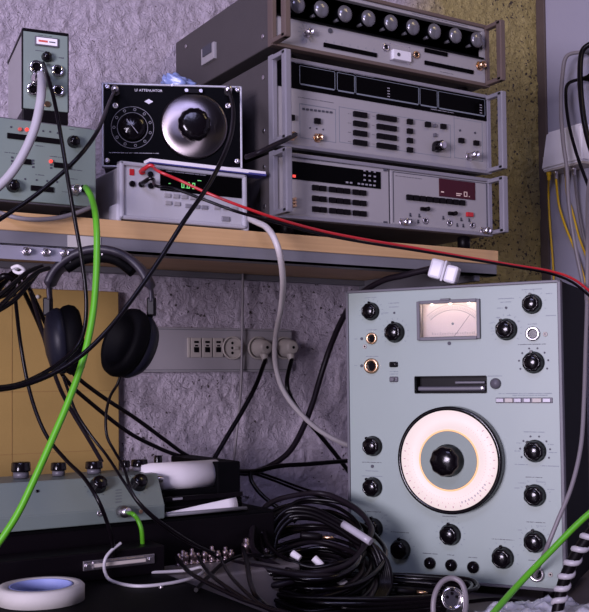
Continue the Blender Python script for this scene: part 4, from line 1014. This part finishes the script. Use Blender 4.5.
b = MB(); b.box(a.x+.014, c.x-.014, .2945, .2952, zc1-.0022, zc1+.0022); b.build('socket_slot', m_ivory, cn)
for s in (a.x+.006, c.x-.006): b = MB(); b.cyl((s, .2975, zc1), .0035, .003, seg=12); b.build('screw', m_steel, cn)
p = bu.Mi @ HZ(161, 588, fz); b = MB(); b.cyl((p.x, p.y, hz_), .0028, .0012, (0, 0, 1), seg=12); b.cyl((p.x, p.y, hz_), .0012, .003, (0, 0, 1), seg=8); bu.part('screw', b, m_steel)
for px, py, hpx in ((166, 561, 13), (171, 561, 16), (176, 563, 11), (181, 563, 14), (186, 562, 17), (191, 563, 13), (197, 563, 12), (203, 562, 15), (208, 561, 12), (212, 562, 18), (218, 561, 12), (225, 560, 15), (231, 560, 12)):
    upr(px, py, hpx, gb)
upr(241, 556, 22, gb, .0062); upr(266, 556, 9, gb, .0045)

# roll of masking tape
tc_ = HZ(41, 584, fz+.0195)
b = MB(); b._ring((0, 0, 0), .0365, .0502, .019, (0, 0, 1), 72, 0)
tp = Dev('tape_roll', 'roll of pale masking tape lying on the black unit', 'tape', (tc_.x, tc_.y, fz+.0003))
tp.part('tape', b, m_tape)
b = MB(); b._ring((0, 0, .0005), .0340, .0366, .018, (0, 0, 1), 72, 0); tp.part('core', b, m_bluecore, label='blue inner core')

# ---------------------------------------------------------------- right wall: junction box and sockets
XJ = 1.605
pa = HX(540, 171, XJ); pt = HX(545, 132, XJ)
jb = Dev('junction_box', 'white plastic junction box on the white side wall with yellow and grey cables below', 'junction box', (XR, 1.45, pa.z))
hj = pt.z-pa.z; yb = pa.y-1.45
b = MB(); t = bmesh.new()
vs_ = [(-.0, -.014, 0), (-.0, yb+.0, 0), (-.0, yb-.004, hj), (-.0, -.010, hj), (-.055, -.014, 0), (-.055, yb, 0), (-.050, yb-.014, hj), (-.050, -.006, hj)]
V = [t.verts.new(v) for v in vs_]
for f in ((0, 1, 2, 3), (4, 7, 6, 5), (0, 4, 5, 1), (1, 5, 6, 2), (2, 6, 7, 3), (3, 7, 4, 0)): t.faces.new([V[i] for i in f])
bmesh.ops.bevel(t, geom=t.edges[:], offset=.005, segments=3, affect='EDGES'); b._fin(t, 0, False); jb.part('box_body', b, m_whiteplastic)
b = MB(); b.box(-.050, -.006, -.010, yb-.008, -.004, .001); jb.part('bottom_plate', b, m_ivory)
def gland(px, dx, dz=-.014, name='cable_gland', m=None):
    p = jb.Mi @ HX(px, 178, XJ+dx); b = MB(); b.lathe([(.0055, 0), (.0055, .006), (.004, .007), (.004, .016), (.003, .018), (0, .018)], (p.x, p.y, -.004), (0, 0, -1), seg=12); jb.part(name, b, m or m_steel); return jb.M @ Vector((p.x, p.y, -.02))
b = MB(); q = jb.Mi @ HX(541, 158, XJ+.02); b.box(-.040, -.028, yb, yb+.006, .018, .034, bev=.001); jb.part('side_clip', b, m_steel)
g1 = gland(556, .015); g2 = gland(549, .012, m=m_yellowcable); g3 = gland(566, .015); g4 = gland(574, .02)
XC = XR-.03
def XW(px, py, X=XC): return HX(px, py, X)
def wc(name, label, pts, r, m, cat='cable', group=None): return cable(name, label, cat, pts, r, m, group, world=True)
wc('yellow_cable', 'leftmost yellow cable hanging straight down from the white junction box', [g2, XW(548.5, 195, XR-.01), XW(550, 225, XR-.01), XW(552.5, 258, XR-.01), XW(554, 290, XR-.01), XW(555, 340, XR-.01)], .0024, m_yellowcable)
wc('yellow_cable', 'yellow cable from the steel gland of the junction box slanting down right', [g1, XW(559, 205, XR-.02), XW(566, 228, XR-.02), XW(577, 255, XR-.02), XW(585, 282, XR-.02), XW(592, 310, XR-.02)], .0026, m_yellowcable)
wc('yellow_cable', 'short yellow cable curving behind the grey cables under the junction box', [g3, XW(567, 195, XR-.015), XW(572, 210, XR-.012), XW(580, 240, XR-.012), XW(592, 270, XR-.012)], .0022, m_yellowcable)
wc('grey_cable', 'grey cable from the junction box bottom bending down right', [g4, XW(577, 200, XR-.02), XW(582, 230, XR-.02), XW(590, 262, XR-.02), XW(597, 290, XR-.02)], .0026, m_greycable)
# connector block at the right edge on the side wall
cb = HX(589, 66, XR-.03)
kb = Dev('wall_connector_block', 'dark connector block at the right picture edge on the white wall', 'connector', (XR, cb.y-.03, HX(589, 88, XR-.03).z))
b = MB(); b.box(-.045, 0, -.07, .018, 0, .095, bev=.004); kb.part('block_body', b, m_black)
for zz_, r_, m_ in ((.078, .010, m_frame), (.020, .009, m_black)):
    b = MB(); b.lathe([(r_, 0), (r_, .012), (r_*.7, .016), (r_*.5, .026), (0, .026)], (-.028, .018, zz_), (-.25, 1, .1), seg=16); kb.part('cable_plug', b, m_)
k1 = kb.M @ Vector((-.034, .043, .080)); k2 = kb.M @ Vector((-.034, .043, .023))
wc('grey_cable', 'thicker grey cable looping from the dark block down past the junction box', [k1, XW(567, 56, 1.60), XW(562.5, 75, 1.59), XW(561, 105, 1.57), XW(563, 140, 1.55), XW(567, 170, 1.55), XW(569, 205, 1.55), XW(575, 245, 1.56), XW(583, 285, 1.57), XW(590, 330, 1.57)], .0042, m_greycable)
wc('black_cable', 'black cable curving from the dark block down behind the long grey cable', [k2, XW(568, 84, 1.60), XW(566, 100, 1.59), XW(569, 125, 1.57), XW(577, 155, 1.56), XW(588, 185, 1.56), XW(600, 215, 1.56)], .0036, m_blackcable)
wc('black_cable', 'thick black cable hanging along the right picture edge', [HX(590, 44, 1.58), XW(582, 52, 1.57), XW(580, 75, 1.56), XW(582, 105, 1.55), XW(587, 135, 1.55), XW(596, 165, 1.55), XW(606, 200, 1.55)], .0058, m_blackcable)
wc('grey_cable', 'long grey cable hanging in front of the analyzer side and plugged in at lower right', [XW(596, 150, 1.52), XW(588, 190, 1.50), W(587.5, 240, 1.62), W(587, 300, 1.55), W(585.5, 350, 1.50), W(584, 400, 1.46), W(581, 445, 1.43), W(572, 485, 1.41), W(558, 520, 1.40), W(545, 552, 1.41), an.M @ Vector((an.at(538, 572)[0], -.015, an.at(538, 572)[1])), an.M @ Vector((an.at(537, 574)[0], -.004, an.at(537, 574)[1]))], .0031, m_greycable)
# ---------------------------------------------------------------- cables
s_m = s_.M
def L(dev, px, py, y): x, z = dev.at(px, py, 0); return dev.M @ Vector((x, y, z))
WC = lambda name, label, pts, r, m, cat='cable', group=None, seg=8: cable(name, label, cat, [p if isinstance(p, Vector) else W(*p) for p in pts], r, m, group, seg, world=True)
# from the small box
b = MB(); 
P = [L(s_, 36, 79, -.003), L(s_, 38.5, 80, -.022), W(41.5, 92, 1.225), W(39, 110, 1.21), W(34, 130, 1.20), W(25, 151, 1.19), W(13, 171, 1.18), W(-2, 187, 1.17), W(-20, 198, 1.16)]
WC('white_cable', 'thick white cable plugged into the small upright box, sweeping down left', P, .0056, m_whitecable)
dv = MB(); dv.lathe([(.0085, 0), (.0085, .012), (.007, .014), (.0058, .030)], (0, 0, 0), seg=18)
o = dv.build('cable_connector', m_chrome, loc=L(s_, 36, 79, -.0065), ); o.rotation_euler = (R(25), 0, ANG); tag(o, 'shiny round plug at the end of the thick white cable', 'plug')
WC('black_cable', 'black cable dropping from the small upright box past the shelf and the headphones', [L(s_, 42, 65, -.008), W(47, 74, 1.245), W(53, 95, 1.23), W(58.5, 122, 1.215), W(63.5, 152, 1.205), W(68, 180, 1.20), W(74, 215, 1.20), W(81, 255, 1.20), W(86, 295, 1.20), W(85, 325, 1.20), W(78, 345, 1.195), W(62, 361, 1.18), W(40, 375, 1.16), W(15, 385, 1.13), W(-20, 389, 1.10)], .0026, m_blackcable)
# attenuator cables
WC('black_cable', 'black cable from the right post of the attenuator running diagonally down left', [L(at_, 228, 92, -.012), W(233, 108, 1.40), W(232, 130, 1.35), W(224, 155, 1.29), W(208, 186, 1.25), W(184, 221, 1.22), W(158, 262, 1.205), W(130, 302, 1.19), W(105, 333, 1.18), W(78, 358, 1.165), W(48, 376, 1.15), W(15, 387, 1.13), W(-20, 391, 1.10)], .0031, m_blackcable)
WC('black_cable', 'black cable from the left post of the attenuator crossing the grey green unit', [L(at_, 115.5, 92, -.012), W(108, 106, 1.36), W(98, 130, 1.27), W(82, 153, 1.23), W(60, 175, 1.22), W(33, 197, 1.21), W(5, 216, 1.20), W(-20, 232, 1.19)], .0028, m_blackcable)
WC('black_cable', 'black cable plugged into the left brass socket of the middle rack unit', [L(d2, 292, 136, -.010), W(285, 140, 1.41), W(272, 146, 1.385), W(258, 153, 1.375), W(246, 157, 1.40)], .0036, m_dgreycable)
# green cables
WC('green_cable', 'long bright green cable hanging from the shelf unit down past the headphones', [L(u, 83.5, 188.5, -.008), W(87.5, 190, 1.275), W(92, 199, 1.255), W(95.5, 215, 1.235), W(97, 240, 1.22), W(96, 280, 1.21), W(92, 320, 1.20), W(83, 360, 1.19), W(69, 400, 1.18), W(52, 440, 1.17), W(35, 478, 1.16), W(17, 515, 1.15), W(-5, 548, 1.14), W(-30, 580, 1.13)], .0042, m_greencable)
x, z = lr.at(124, 512)
WC('green_cable', 'short bright green cable from the recorder connector down behind the black unit', [lr.M @ Vector((x+.002, -.016, z)), W(133, 514, 1.335), W(138, 520, 1.335), W(141.5, 530, 1.335), W(142.5, 543, 1.34), W(143, 556, 1.345)], .0030, m_greencable)
WC('green_cable', 'bright green cable crossing the lower right corner of the analyzer', [W(470, 640, 1.22), W(496, 610, 1.28), W(520, 583, 1.325), W(549, 553, 1.345), W(583, 519, 1.35), W(625, 485, 1.35)], .0043, m_greencable)
# red and black test leads
def lead(label, m, y0, pts, pm):
    d = Dev('test_lead', label, 'test lead', L(dm, 141, y0, -.004), 0)
    b = MB(); b.tube([(0, -.0, 0), (0, -.010, .001), (.004, -.018, .004), (.010, -.020, .002)], .0036, sub=4, rfun=lambda t: 1.0-.35*t); d.part('plug', b, pm)
    b = MB(); P = [d.M @ Vector((.009, -.020, .002))]+[W(*p) for p in pts]; b.tube([d.Mi @ p for p in P], .0021, sub=8); d.part('wire', b, m)
lead('red test lead plugged into the multimeter and running right across the shelf edge', m_red, 171, [(158, 171, 1.29), (180, 180.5, 1.29), (205, 192, 1.29), (235, 204, 1.29), (275, 218, 1.31), (320, 230.5, 1.36), (365, 239.5, 1.40), (410, 247, 1.44), (460, 256, 1.48), (510, 264.5, 1.52), (550, 271, 1.54), (575, 280, 1.54), (600, 300, 1.54)], m_red)
lead('black test lead plugged into the multimeter below the red one', m_blackcable, 184, [(156, 186, 1.29), (175, 189, 1.29), (205, 200, 1.29), (238, 212, 1.285), (275, 222, 1.305), (320, 234, 1.355), (365, 242.5, 1.395), (410, 249.5, 1.435), (460, 257.5, 1.475), (510, 266, 1.515), (550, 273.5, 1.535), (575, 284, 1.535), (600, 306, 1.535)], m_bake)
b = MB(); o0 = L(dm, 141, 177.5, -.002)
# white mains and thin grey
WC('white_cable', 'white cord coming over the shelf edge and falling in front of the mains plugs', [W(246, 217, 1.46), W(256, 222, 1.43), W(266, 227, 1.41), W(274, 238, 1.395), W(280, 256, 1.40), W(283, 282, 1.45), W(281, 308, 1.55), W(276, 335, 1.66), W(275, 360, 1.70), W(281, 385, 1.72), W(294, 406, 1.74), W(315, 427, 1.77), W(338, 441, 1.80), W(362, 450, 1.84)], .0046, m_cordwhite)
WC('thin_grey_cable', 'thin pale grey cable hanging vertically in front of the wall outlets', [W(243, 270, 1.80), W(242.5, 300, 1.80), W(242, 345, 1.80), W(241, 385, 1.80), W(238, 420, 1.79), W(234.5, 455, 1.78), W(233, 480, 1.77)], .0024, m_greycable)
WC('black_cable', 'black cable running level from the recorder to behind the analyzer', [W(234, 471, 1.60), W(255, 471, 1.66), W(280, 466, 1.70), W(310, 464, 1.74), W(345, 461, 1.80), W(365, 459, 1.86)], .0040, m_blackcable)
WC('black_cable', 'black cable sagging from the recorder cords down into the coil', [W(250, 470, 1.645), W(252, 482, 1.64), W(262, 495, 1.63), W(278, 508, 1.62), W(296, 522, 1.61)], .0036, m_blackcable)
WC('black_cable', 'upper of two thin black wires slanting right above the cable coil', [W(252, 470, 1.67), W(275, 478, 1.72), W(305, 489, 1.76), W(350, 502, 1.84)], .0022, m_blackcable)
WC('black_cable', 'lower of two thin black wires slanting right above the cable coil', [W(252, 473, 1.66), W(275, 481, 1.71), W(305, 492.5, 1.75), W(350, 505, 1.83)], .0022, m_blackcable)
# bundle leaving the socket strip at left
ya = 1.255
for i, (a, lab) in enumerate((
    ([(49, 268, 1.22), (38, 272, 1.20), (22, 285, 1.17), (0, 306, 1.14), (-20, 322, 1.12)], 'upper black cable bending down left from under the socket strip'),
    ([(42, 266, 1.23), (28, 272, 1.20), (12, 285, 1.17), (-20, 312, 1.12)], 'thin black cable bending left just under the socket strip'),
    ([(40, 269, 1.24), (28, 285, 1.22), (12, 302, 1.19), (-15, 318, 1.14)], 'black cable crossing left in front of the yellow board top'))):
    WC('black_cable', lab, [W(*p) for p in a], .0030, m_blackcable)
WC('black_cable', 'thin black cable falling from the cable knot across the yellow board to the recorder', [W(13, 280, 1.30), W(16, 305, 1.32), W(20, 340, 1.34), W(27, 380, 1.34), W(36, 412, 1.33), W(48, 438, 1.32), W(66, 460, 1.30), W(84, 478, 1.27), W(98, 500, 1.25), W(107, 522, 1.26), W(112, 540, 1.27), W(113, 556, 1.29)], .0027, m_blackcable)
for lab, pts, r in (('upper thick black cable slanting from the cable knot to the paper roll', [(20, 270, 1.34), (30, 290, 1.38), (44, 320, 1.44), (58, 350, 1.50), (74, 374, 1.54), (100, 395, 1.58), (135, 418, 1.62), (165, 440, 1.64), (190, 457, 1.66), (222, 466, 1.68)], .0034),
                    ('lower thick black cable slanting from the cable knot to the paper roll', [(14, 272, 1.34), (24, 292, 1.38), (38, 322, 1.44), (52, 356, 1.50), (68, 382, 1.54), (92, 404, 1.58), (125, 430, 1.62), (150, 444, 1.64), (180, 456, 1.65), (215, 462, 1.66)], .0034)):
    WC('black_cable', lab, [W(*p) for p in pts], r, m_blackcable)
WC('grey_cable', 'dull grey cable behind the green one in front of the yellow board', [W(30, 290, 1.36), W(42, 330, 1.38), W(56, 378, 1.40), W(70, 408, 1.42), W(88, 438, 1.43), W(102, 462, 1.44)], .0030, m_dgreycable)
WC('headphone_cord', 'thin cord of the left ear cup crossing the recorder front', [W(63, 376, 1.28), W(68, 390, 1.285), W(76, 412, 1.29), W(90, 434, 1.29), W(107, 456, 1.28), W(124, 482, 1.25), W(140, 505, 1.24), W(158, 522, 1.25), W(180, 538, 1.28), W(205, 550, 1.31), W(222, 560, 1.33)], .0020, m_blackcable, cat='cord')
WC('headphone_cord', 'thin cord of the right ear cup curling down to the recorder', [W(120, 377, 1.28), W(117, 385, 1.28), W(110, 397, 1.285), W(106, 415, 1.29), W(107, 436, 1.29), W(115, 452, 1.28), W(124, 468, 1.26), W(133, 494, 1.24), W(150, 513, 1.24), W(172, 530, 1.26), W(196, 545, 1.29), W(214, 553, 1.31)], .0020, m_blackcable, cat='cord')
# knot of cables and plug at far left below the strip
kn = MB()
P = [W(-8, 286, 1.30), W(4, 276, 1.29), W(14, 281, 1.30), W(8, 292, 1.31), W(-4, 296, 1.31), W(2, 284, 1.32), W(16, 272, 1.33), W(26, 276, 1.34)]
o0 = P[0].copy(); kn.tube([p-o0 for p in P], .0045, sub=8); tag(kn.build('black_cable', m_blackcable, loc=o0), 'knotted black cable under the left end of the socket strip', 'cable')
WC('clear_cable_tie', 'crumpled clear wrap at the cable knot under the socket strip', [W(12, 268, 1.27), W(18, 266, 1.265), W(24, 270, 1.27), W(19, 273, 1.275), W(14, 270, 1.28), W(22, 267, 1.285)], .0024, m_whiteplastic, cat='cable tie')
# grey cable lying on the shelf edge at left
WC('grey_cable', 'grey cable drooping over the wooden shelf edge at left', [W(-20, 208, 1.235), W(0, 213, 1.25), W(18, 218, 1.255), W(40, 219.5, 1.265), W(62, 217, 1.28), W(82, 211, 1.30), W(93, 206, 1.315)], .0030, m_greycable)
# thin white loop lying on the black unit
zc = fz+.0025
def on(px, py, z=zc): return HZ(px, py, z)
WC('thin_white_cable', 'thin white cable curling in a loop over the flat black unit', [on(70, 580), on(95, 578), on(120, 573), on(150, 572.5), on(185, 570.5), on(201, 567, zc+.004), on(204, 571, zc+.003), on(192, 578, zc+.001), on(165, 584), on(135, 586), on(112, 581), W(105, 572, 1.27), W(105, 560, 1.268), W(111, 551, 1.275), W(121, 543, 1.285)], .0022, m_whitecable)
WC('black_cable', 'black cable lying on the grey patch box behind the white loop', [on(300, 548, .80), on(272, 556, .835), on(245, 555, .835), on(225, 562, .835), on(207, 578, .834), on(196, 590, .834)], .0028, m_blackcable)
WC('black_cable', 'black cable looping over the right end of the grey patch box', [on(243, 548, .85), on(247, 563, .845), on(251, 585, .84), on(262, 603, .83), on(290, 620, .80)], .0034, m_blackcable)
for k in range(3):
    WC('black_cable', ['black cable along the right edge of the flat black unit', 'black cable between flat black unit and coil, upper', 'black cable beside the flat black unit at the bottom edge'][k], [on(176+k*22, 557, .845+.004*k), on(192+k*20, 574+k*2, .845), on(235+k*14, 596+k*5, .834), on(262+k*14, 606+k*4, .832), on(300, 622+k*6, .81)], .0028-.0003*k, m_blackcable)

# big coil of black cables on the bench
cen = HZ(322, 578, DESK+.04)
X_ = rt0; Y_ = hf
def loop(i, ax, ay, dz, tilt, off, r, ph=0, m=None):
    P = []
    for k in range(14):
        a = 2*PI*k/14+ph; wob = 1+rnd.uniform(-.05, .05)
        p = cen + X_*(math.cos(a)*ax*wob+off[0]) + Y_*(math.sin(a)*ay*wob+off[1]); p.z = DESK+dz+r+.038*(1+math.sin(a))*tilt+rnd.uniform(0, .004)
        P.append(p)
    o0 = P[0].copy(); mb = MB(); mb.tube([p-o0 for p in P], r, closed=True, sub=6)
    return mb.build('coiled_cable', m or m_blackcable, loc=o0)
for i in range(13):
    o = loop(i, .075+.0035*(i % 5)+rnd.uniform(-.006, .01), .095+.005*(i % 4)+rnd.uniform(-.01, .012), .002+.0055*i, .75+.04*i*rnd.random(), (rnd.uniform(-.012, .012)-.01, rnd.uniform(-.02, .02)-.01), .0032+.0006*(i % 3), rnd.random(), [m_blackcable, m_bake, m_dgreycable][i % 3] if i % 4 else m_blackcable)
    tag(o, 'black cable lying in the big tangled coil between patch box and analyzer', 'cable', 'black cables in the tangled coil')
for i in range(9):       # the lower coil spreading to the bottom edge
    cen2 = HZ(365, 612, DESK); sv = cen; 
    P = []
    ax = .11+.006*i; ay = .05+.005*i
    for k in range(14):
        a = 2*PI*k/14+i; wob = 1+rnd.uniform(-.06, .06)
        p = cen2 + X_*(math.cos(a)*ax*wob) + Y_*(math.sin(a)*ay*wob-.01); p.z = DESK+.005+.004*i+rnd.uniform(0, .004); P.append(p)
    o0 = P[0].copy(); mb = MB(); mb.tube([p-o0 for p in P], .0034+.0005*(i % 2), closed=True, sub=6)
    o = mb.build('coiled_cable', [m_blackcable, m_bake][i % 2], loc=o0)
    tag(o, 'black cable lying in flat rings below the analyzer at the bottom edge', 'cable', 'black cables in the flat rings below the analyzer')
for i in range(9):       # loops slumped against the patch box
    cen2 = HZ(288, 592, DESK+.01); P = []; ax = .055+.005*i; ay = .085+.006*i
    for k in range(14):
        a = 2*PI*k/14+i; wob = 1+rnd.uniform(-.07, .07)
        p = cen2 + X_*(math.cos(a)*ax*wob) + Y_*(math.sin(a)*ay*wob-.04); p.z = DESK+.006+.0055*i+.012*(1+math.sin(a+.5*i))+rnd.uniform(0, .004); P.append(p)
    o0 = P[0].copy(); mb = MB(); mb.tube([p-o0 for p in P], .0034+.0006*(i % 3), closed=True, sub=6)
    o = mb.build('coiled_cable', [m_blackcable, m_bake, m_dgreycable][i % 3], loc=o0)
    tag(o, 'black cable in the slumped loops beside the low patch box', 'cable', 'black cables slumped beside the patch box')
# thick wrapped bundle rising in front of the analyzer corner
for k in range(6):
    dx = [0, 4, 8, 2, 6, 10][k]; dy = [0, -4, 0, 5, 7, 4][k]
    WC('bundled_cable', 'black cable of the thick bundle arching over the analyzer lower left corner', [W(262+dx, 560+dy, 1.50), W(268+dx, 530+dy, 1.52), W(285+dx, 513+dy, 1.53), W(308+dx, 512+dy*.8, 1.52), W(332+dx*.5, 522+dy*.8, 1.50), W(352+dx*.5, 535+dy*.9, 1.48), W(370+dx*.8, 548+dy*.6, 1.46), W(378+dx, 565, 1.45), W(380+dx, 585, 1.44), W(372+dx, 602, 1.42)], .0042, m_blackcable, group='black cables of the thick bundle')
def sleeve(p0, p1, r, m, name, label, cat):
    a, c = p0, p1; mb = MB(); mb.tube([Vector((0, 0, 0)), (c-a)*.5, c-a], r, seg=14, sub=2); o = mb.build(name, m, loc=a); tag(o, label, cat); return o
m_greytape = mat('silver_grey_tape', (.36, .34, .38), .35, var=.08)
sleeve(W(343, 524, 1.462), W(371, 542, 1.432), .0056, m_greytape, 'tape_sleeve', 'silver grey tape wrapped around the thick cable bundle', 'tape')
for a, c, lab in (((292, 553), (300, 559), 'white paper tag on the left of the coil'), ((314, 558), (322, 566), 'white paper tag in the middle of the coil'), ((335, 578), (347, 585), 'longer white paper tag at the right of the coil')):
    fd = 1.43
    sleeve(W(a[0], a[1], fd), W(c[0], c[1], fd-.005), .0052, m_paper, 'cable_tag', lab, 'label')
# loose plugs on the bench
for lab, a, c in (('black phono plug lying left below the analyzer', (395, 590), (416, 592)), ('black plug with brass tip on the bench below the analyzer', (300, 535), (322, 537))):
    p0 = W(a[0], a[1], 1.47); p1 = W(c[0], c[1], 1.47); d = Dev('audio_plug', lab, 'plug', p0)
    v = p1-p0; b = MB(); b.lathe([(.003, 0), (.0055, .003), (.0058, v.length*.8), (.004, v.length)], (0, 0, 0), v, seg=14); d.part('sleeve', b, m_black)
    b = MB(); b.lathe([(.0026, v.length), (.0026, v.length+.014), (.0012, v.length+.018)], (0, 0, 0), v, seg=10); d.part('tip', b, m_brass)
# round connector with its grey cable loop
cp = W(451, 598, 1.335)
rc = Dev('round_connector', 'shiny round multi-pin connector standing inside a grey cable loop', 'connector', (cp.x, cp.y, cp.z-.0145), -YAW)
b = MB(); b._ring((0, 0, .0145), .0115, .0150, .016, (0, -1, .15), 32, 0); b.cyl((0, 0, .0145), .0118, .010, (0, -1, .15), seg=24); rc.part('shell', b, m_chrome)
b = MB()
for k in range(5): a = R(90+72*k); b.cyl((math.cos(a)*.0066, -.0098, .0160+math.sin(a)*.0066), .0022, .0008, (0, -1, .15), seg=10)
b.box(-.002, .002, -.014, -.009, .0265, .030); rc.part('contacts', b, m_bake)
b = MB(); b.tube([(0, .0, .0145), (0, .02, .010), (.0, .05, .0), (.0, .08, -.020)], .006, sub=4); rc.part('cable_tail', b, m_blackcable)
WC('grey_cable', 'grey cable standing up in an arch around the round connector', [W(441, 650, 1.25), W(434, 620, 1.30), W(434, 598, 1.31), W(441, 583, 1.32), W(452, 578, 1.325), W(462, 584, 1.32), W(466, 600, 1.31), W(464, 620, 1.29), W(462, 650, 1.25)], .0036, m_greycable)
WC('black_cable', 'black cable passing flat under the analyzer front edge', [W(395, 602, 1.46), W(420, 598, 1.48), W(460, 602, 1.46), W(500, 599, 1.42), W(545, 606, 1.38)], .0030, m_blackcable)
# clear blister pack
bp0 = HZ(540, 604, DESK+.03)
bm_ = bmesh.new(); nx, ny = 34, 22; g = []
for j in range(ny+1):
    for i in range(nx+1):
        uu, vv = i/nx-.5, j/ny-.5
        edge = min(1, (0.5-abs(uu))*7)*min(1, (0.5-abs(vv))*7)
        z = .006+.018*edge+noise.noise(Vector((uu*9, vv*8, 3)))*.010+abs(noise.noise(Vector((uu*22, vv*20, 7))))*.008
        g.append(bm_.verts.new((uu*.17, vv*.11, max(.001, z))))
for j in range(ny):
    for i in range(nx):
        f = bm_.faces.new((g[j*(nx+1)+i], g[j*(nx+1)+i+1], g[(j+1)*(nx+1)+i+1], g[(j+1)*(nx+1)+i])); f.smooth = True
mb = MB(); mb.bm.free(); mb.bm = bm_
bpx = Dev('plastic_pack', 'crumpled clear plastic pack with small silvery parts at lower right', 'package', (bp0.x, bp0.y-.005, DESK+.001), -YAW+R(14))
ob = bpx.part('clear_cover', mb, m_clear); so = ob.modifiers.new('s', 'SOLIDIFY'); so.thickness = .0008
b = MB(); b.box(-.08, .08, -.05, .05, 0, .002, bev=.0005); bpx.part('backing_card', b, m_paper)
for k in range(9):
    x, y = rnd.uniform(-.06, .06), rnd.uniform(-.035, .035); b = MB(); a = rnd.uniform(0, PI)
    b.lathe([(.003, 0), (.005, .004), (.005, .014), (.003, .018)], (x, y, .008), (math.cos(a), math.sin(a), .1), seg=12); bpx.part('small_fitting', b, [m_steel, m_brass][k % 2])
# coiled two-colour cord
path = spline([W(612, 510, 1.25), W(594, 530, 1.26), W(578, 552, 1.27), W(566, 576, 1.28), W(560, 598, 1.285), W(556, 622, 1.28)], 40)
P = []; n = len(path); turns = 9
for i, p in enumerate(path):
    tg = (path[min(i+1, n-1)]-path[max(i-1, 0)]).normalized(); A = tg.cross(hf).normalized(); B = tg.cross(A); a = 2*PI*turns*i/n
    P.append(p+(A*math.cos(a)+B*math.sin(a))*.0062)
o0 = P[0].copy(); b = MB(); b.tube([p-o0 for p in P], .0042, sub=2); cc_ = Dev('spiral_cord', 'spiral coiled pale grey cord with dark core at the lower right edge', 'cord', o0); cc_.part('spiral_sheath', b, m_whitecable)
b = MB(); b.tube([p-o0 for p in path[::4]], .0078, sub=1); cc_.part('core_wire', b, m_black)
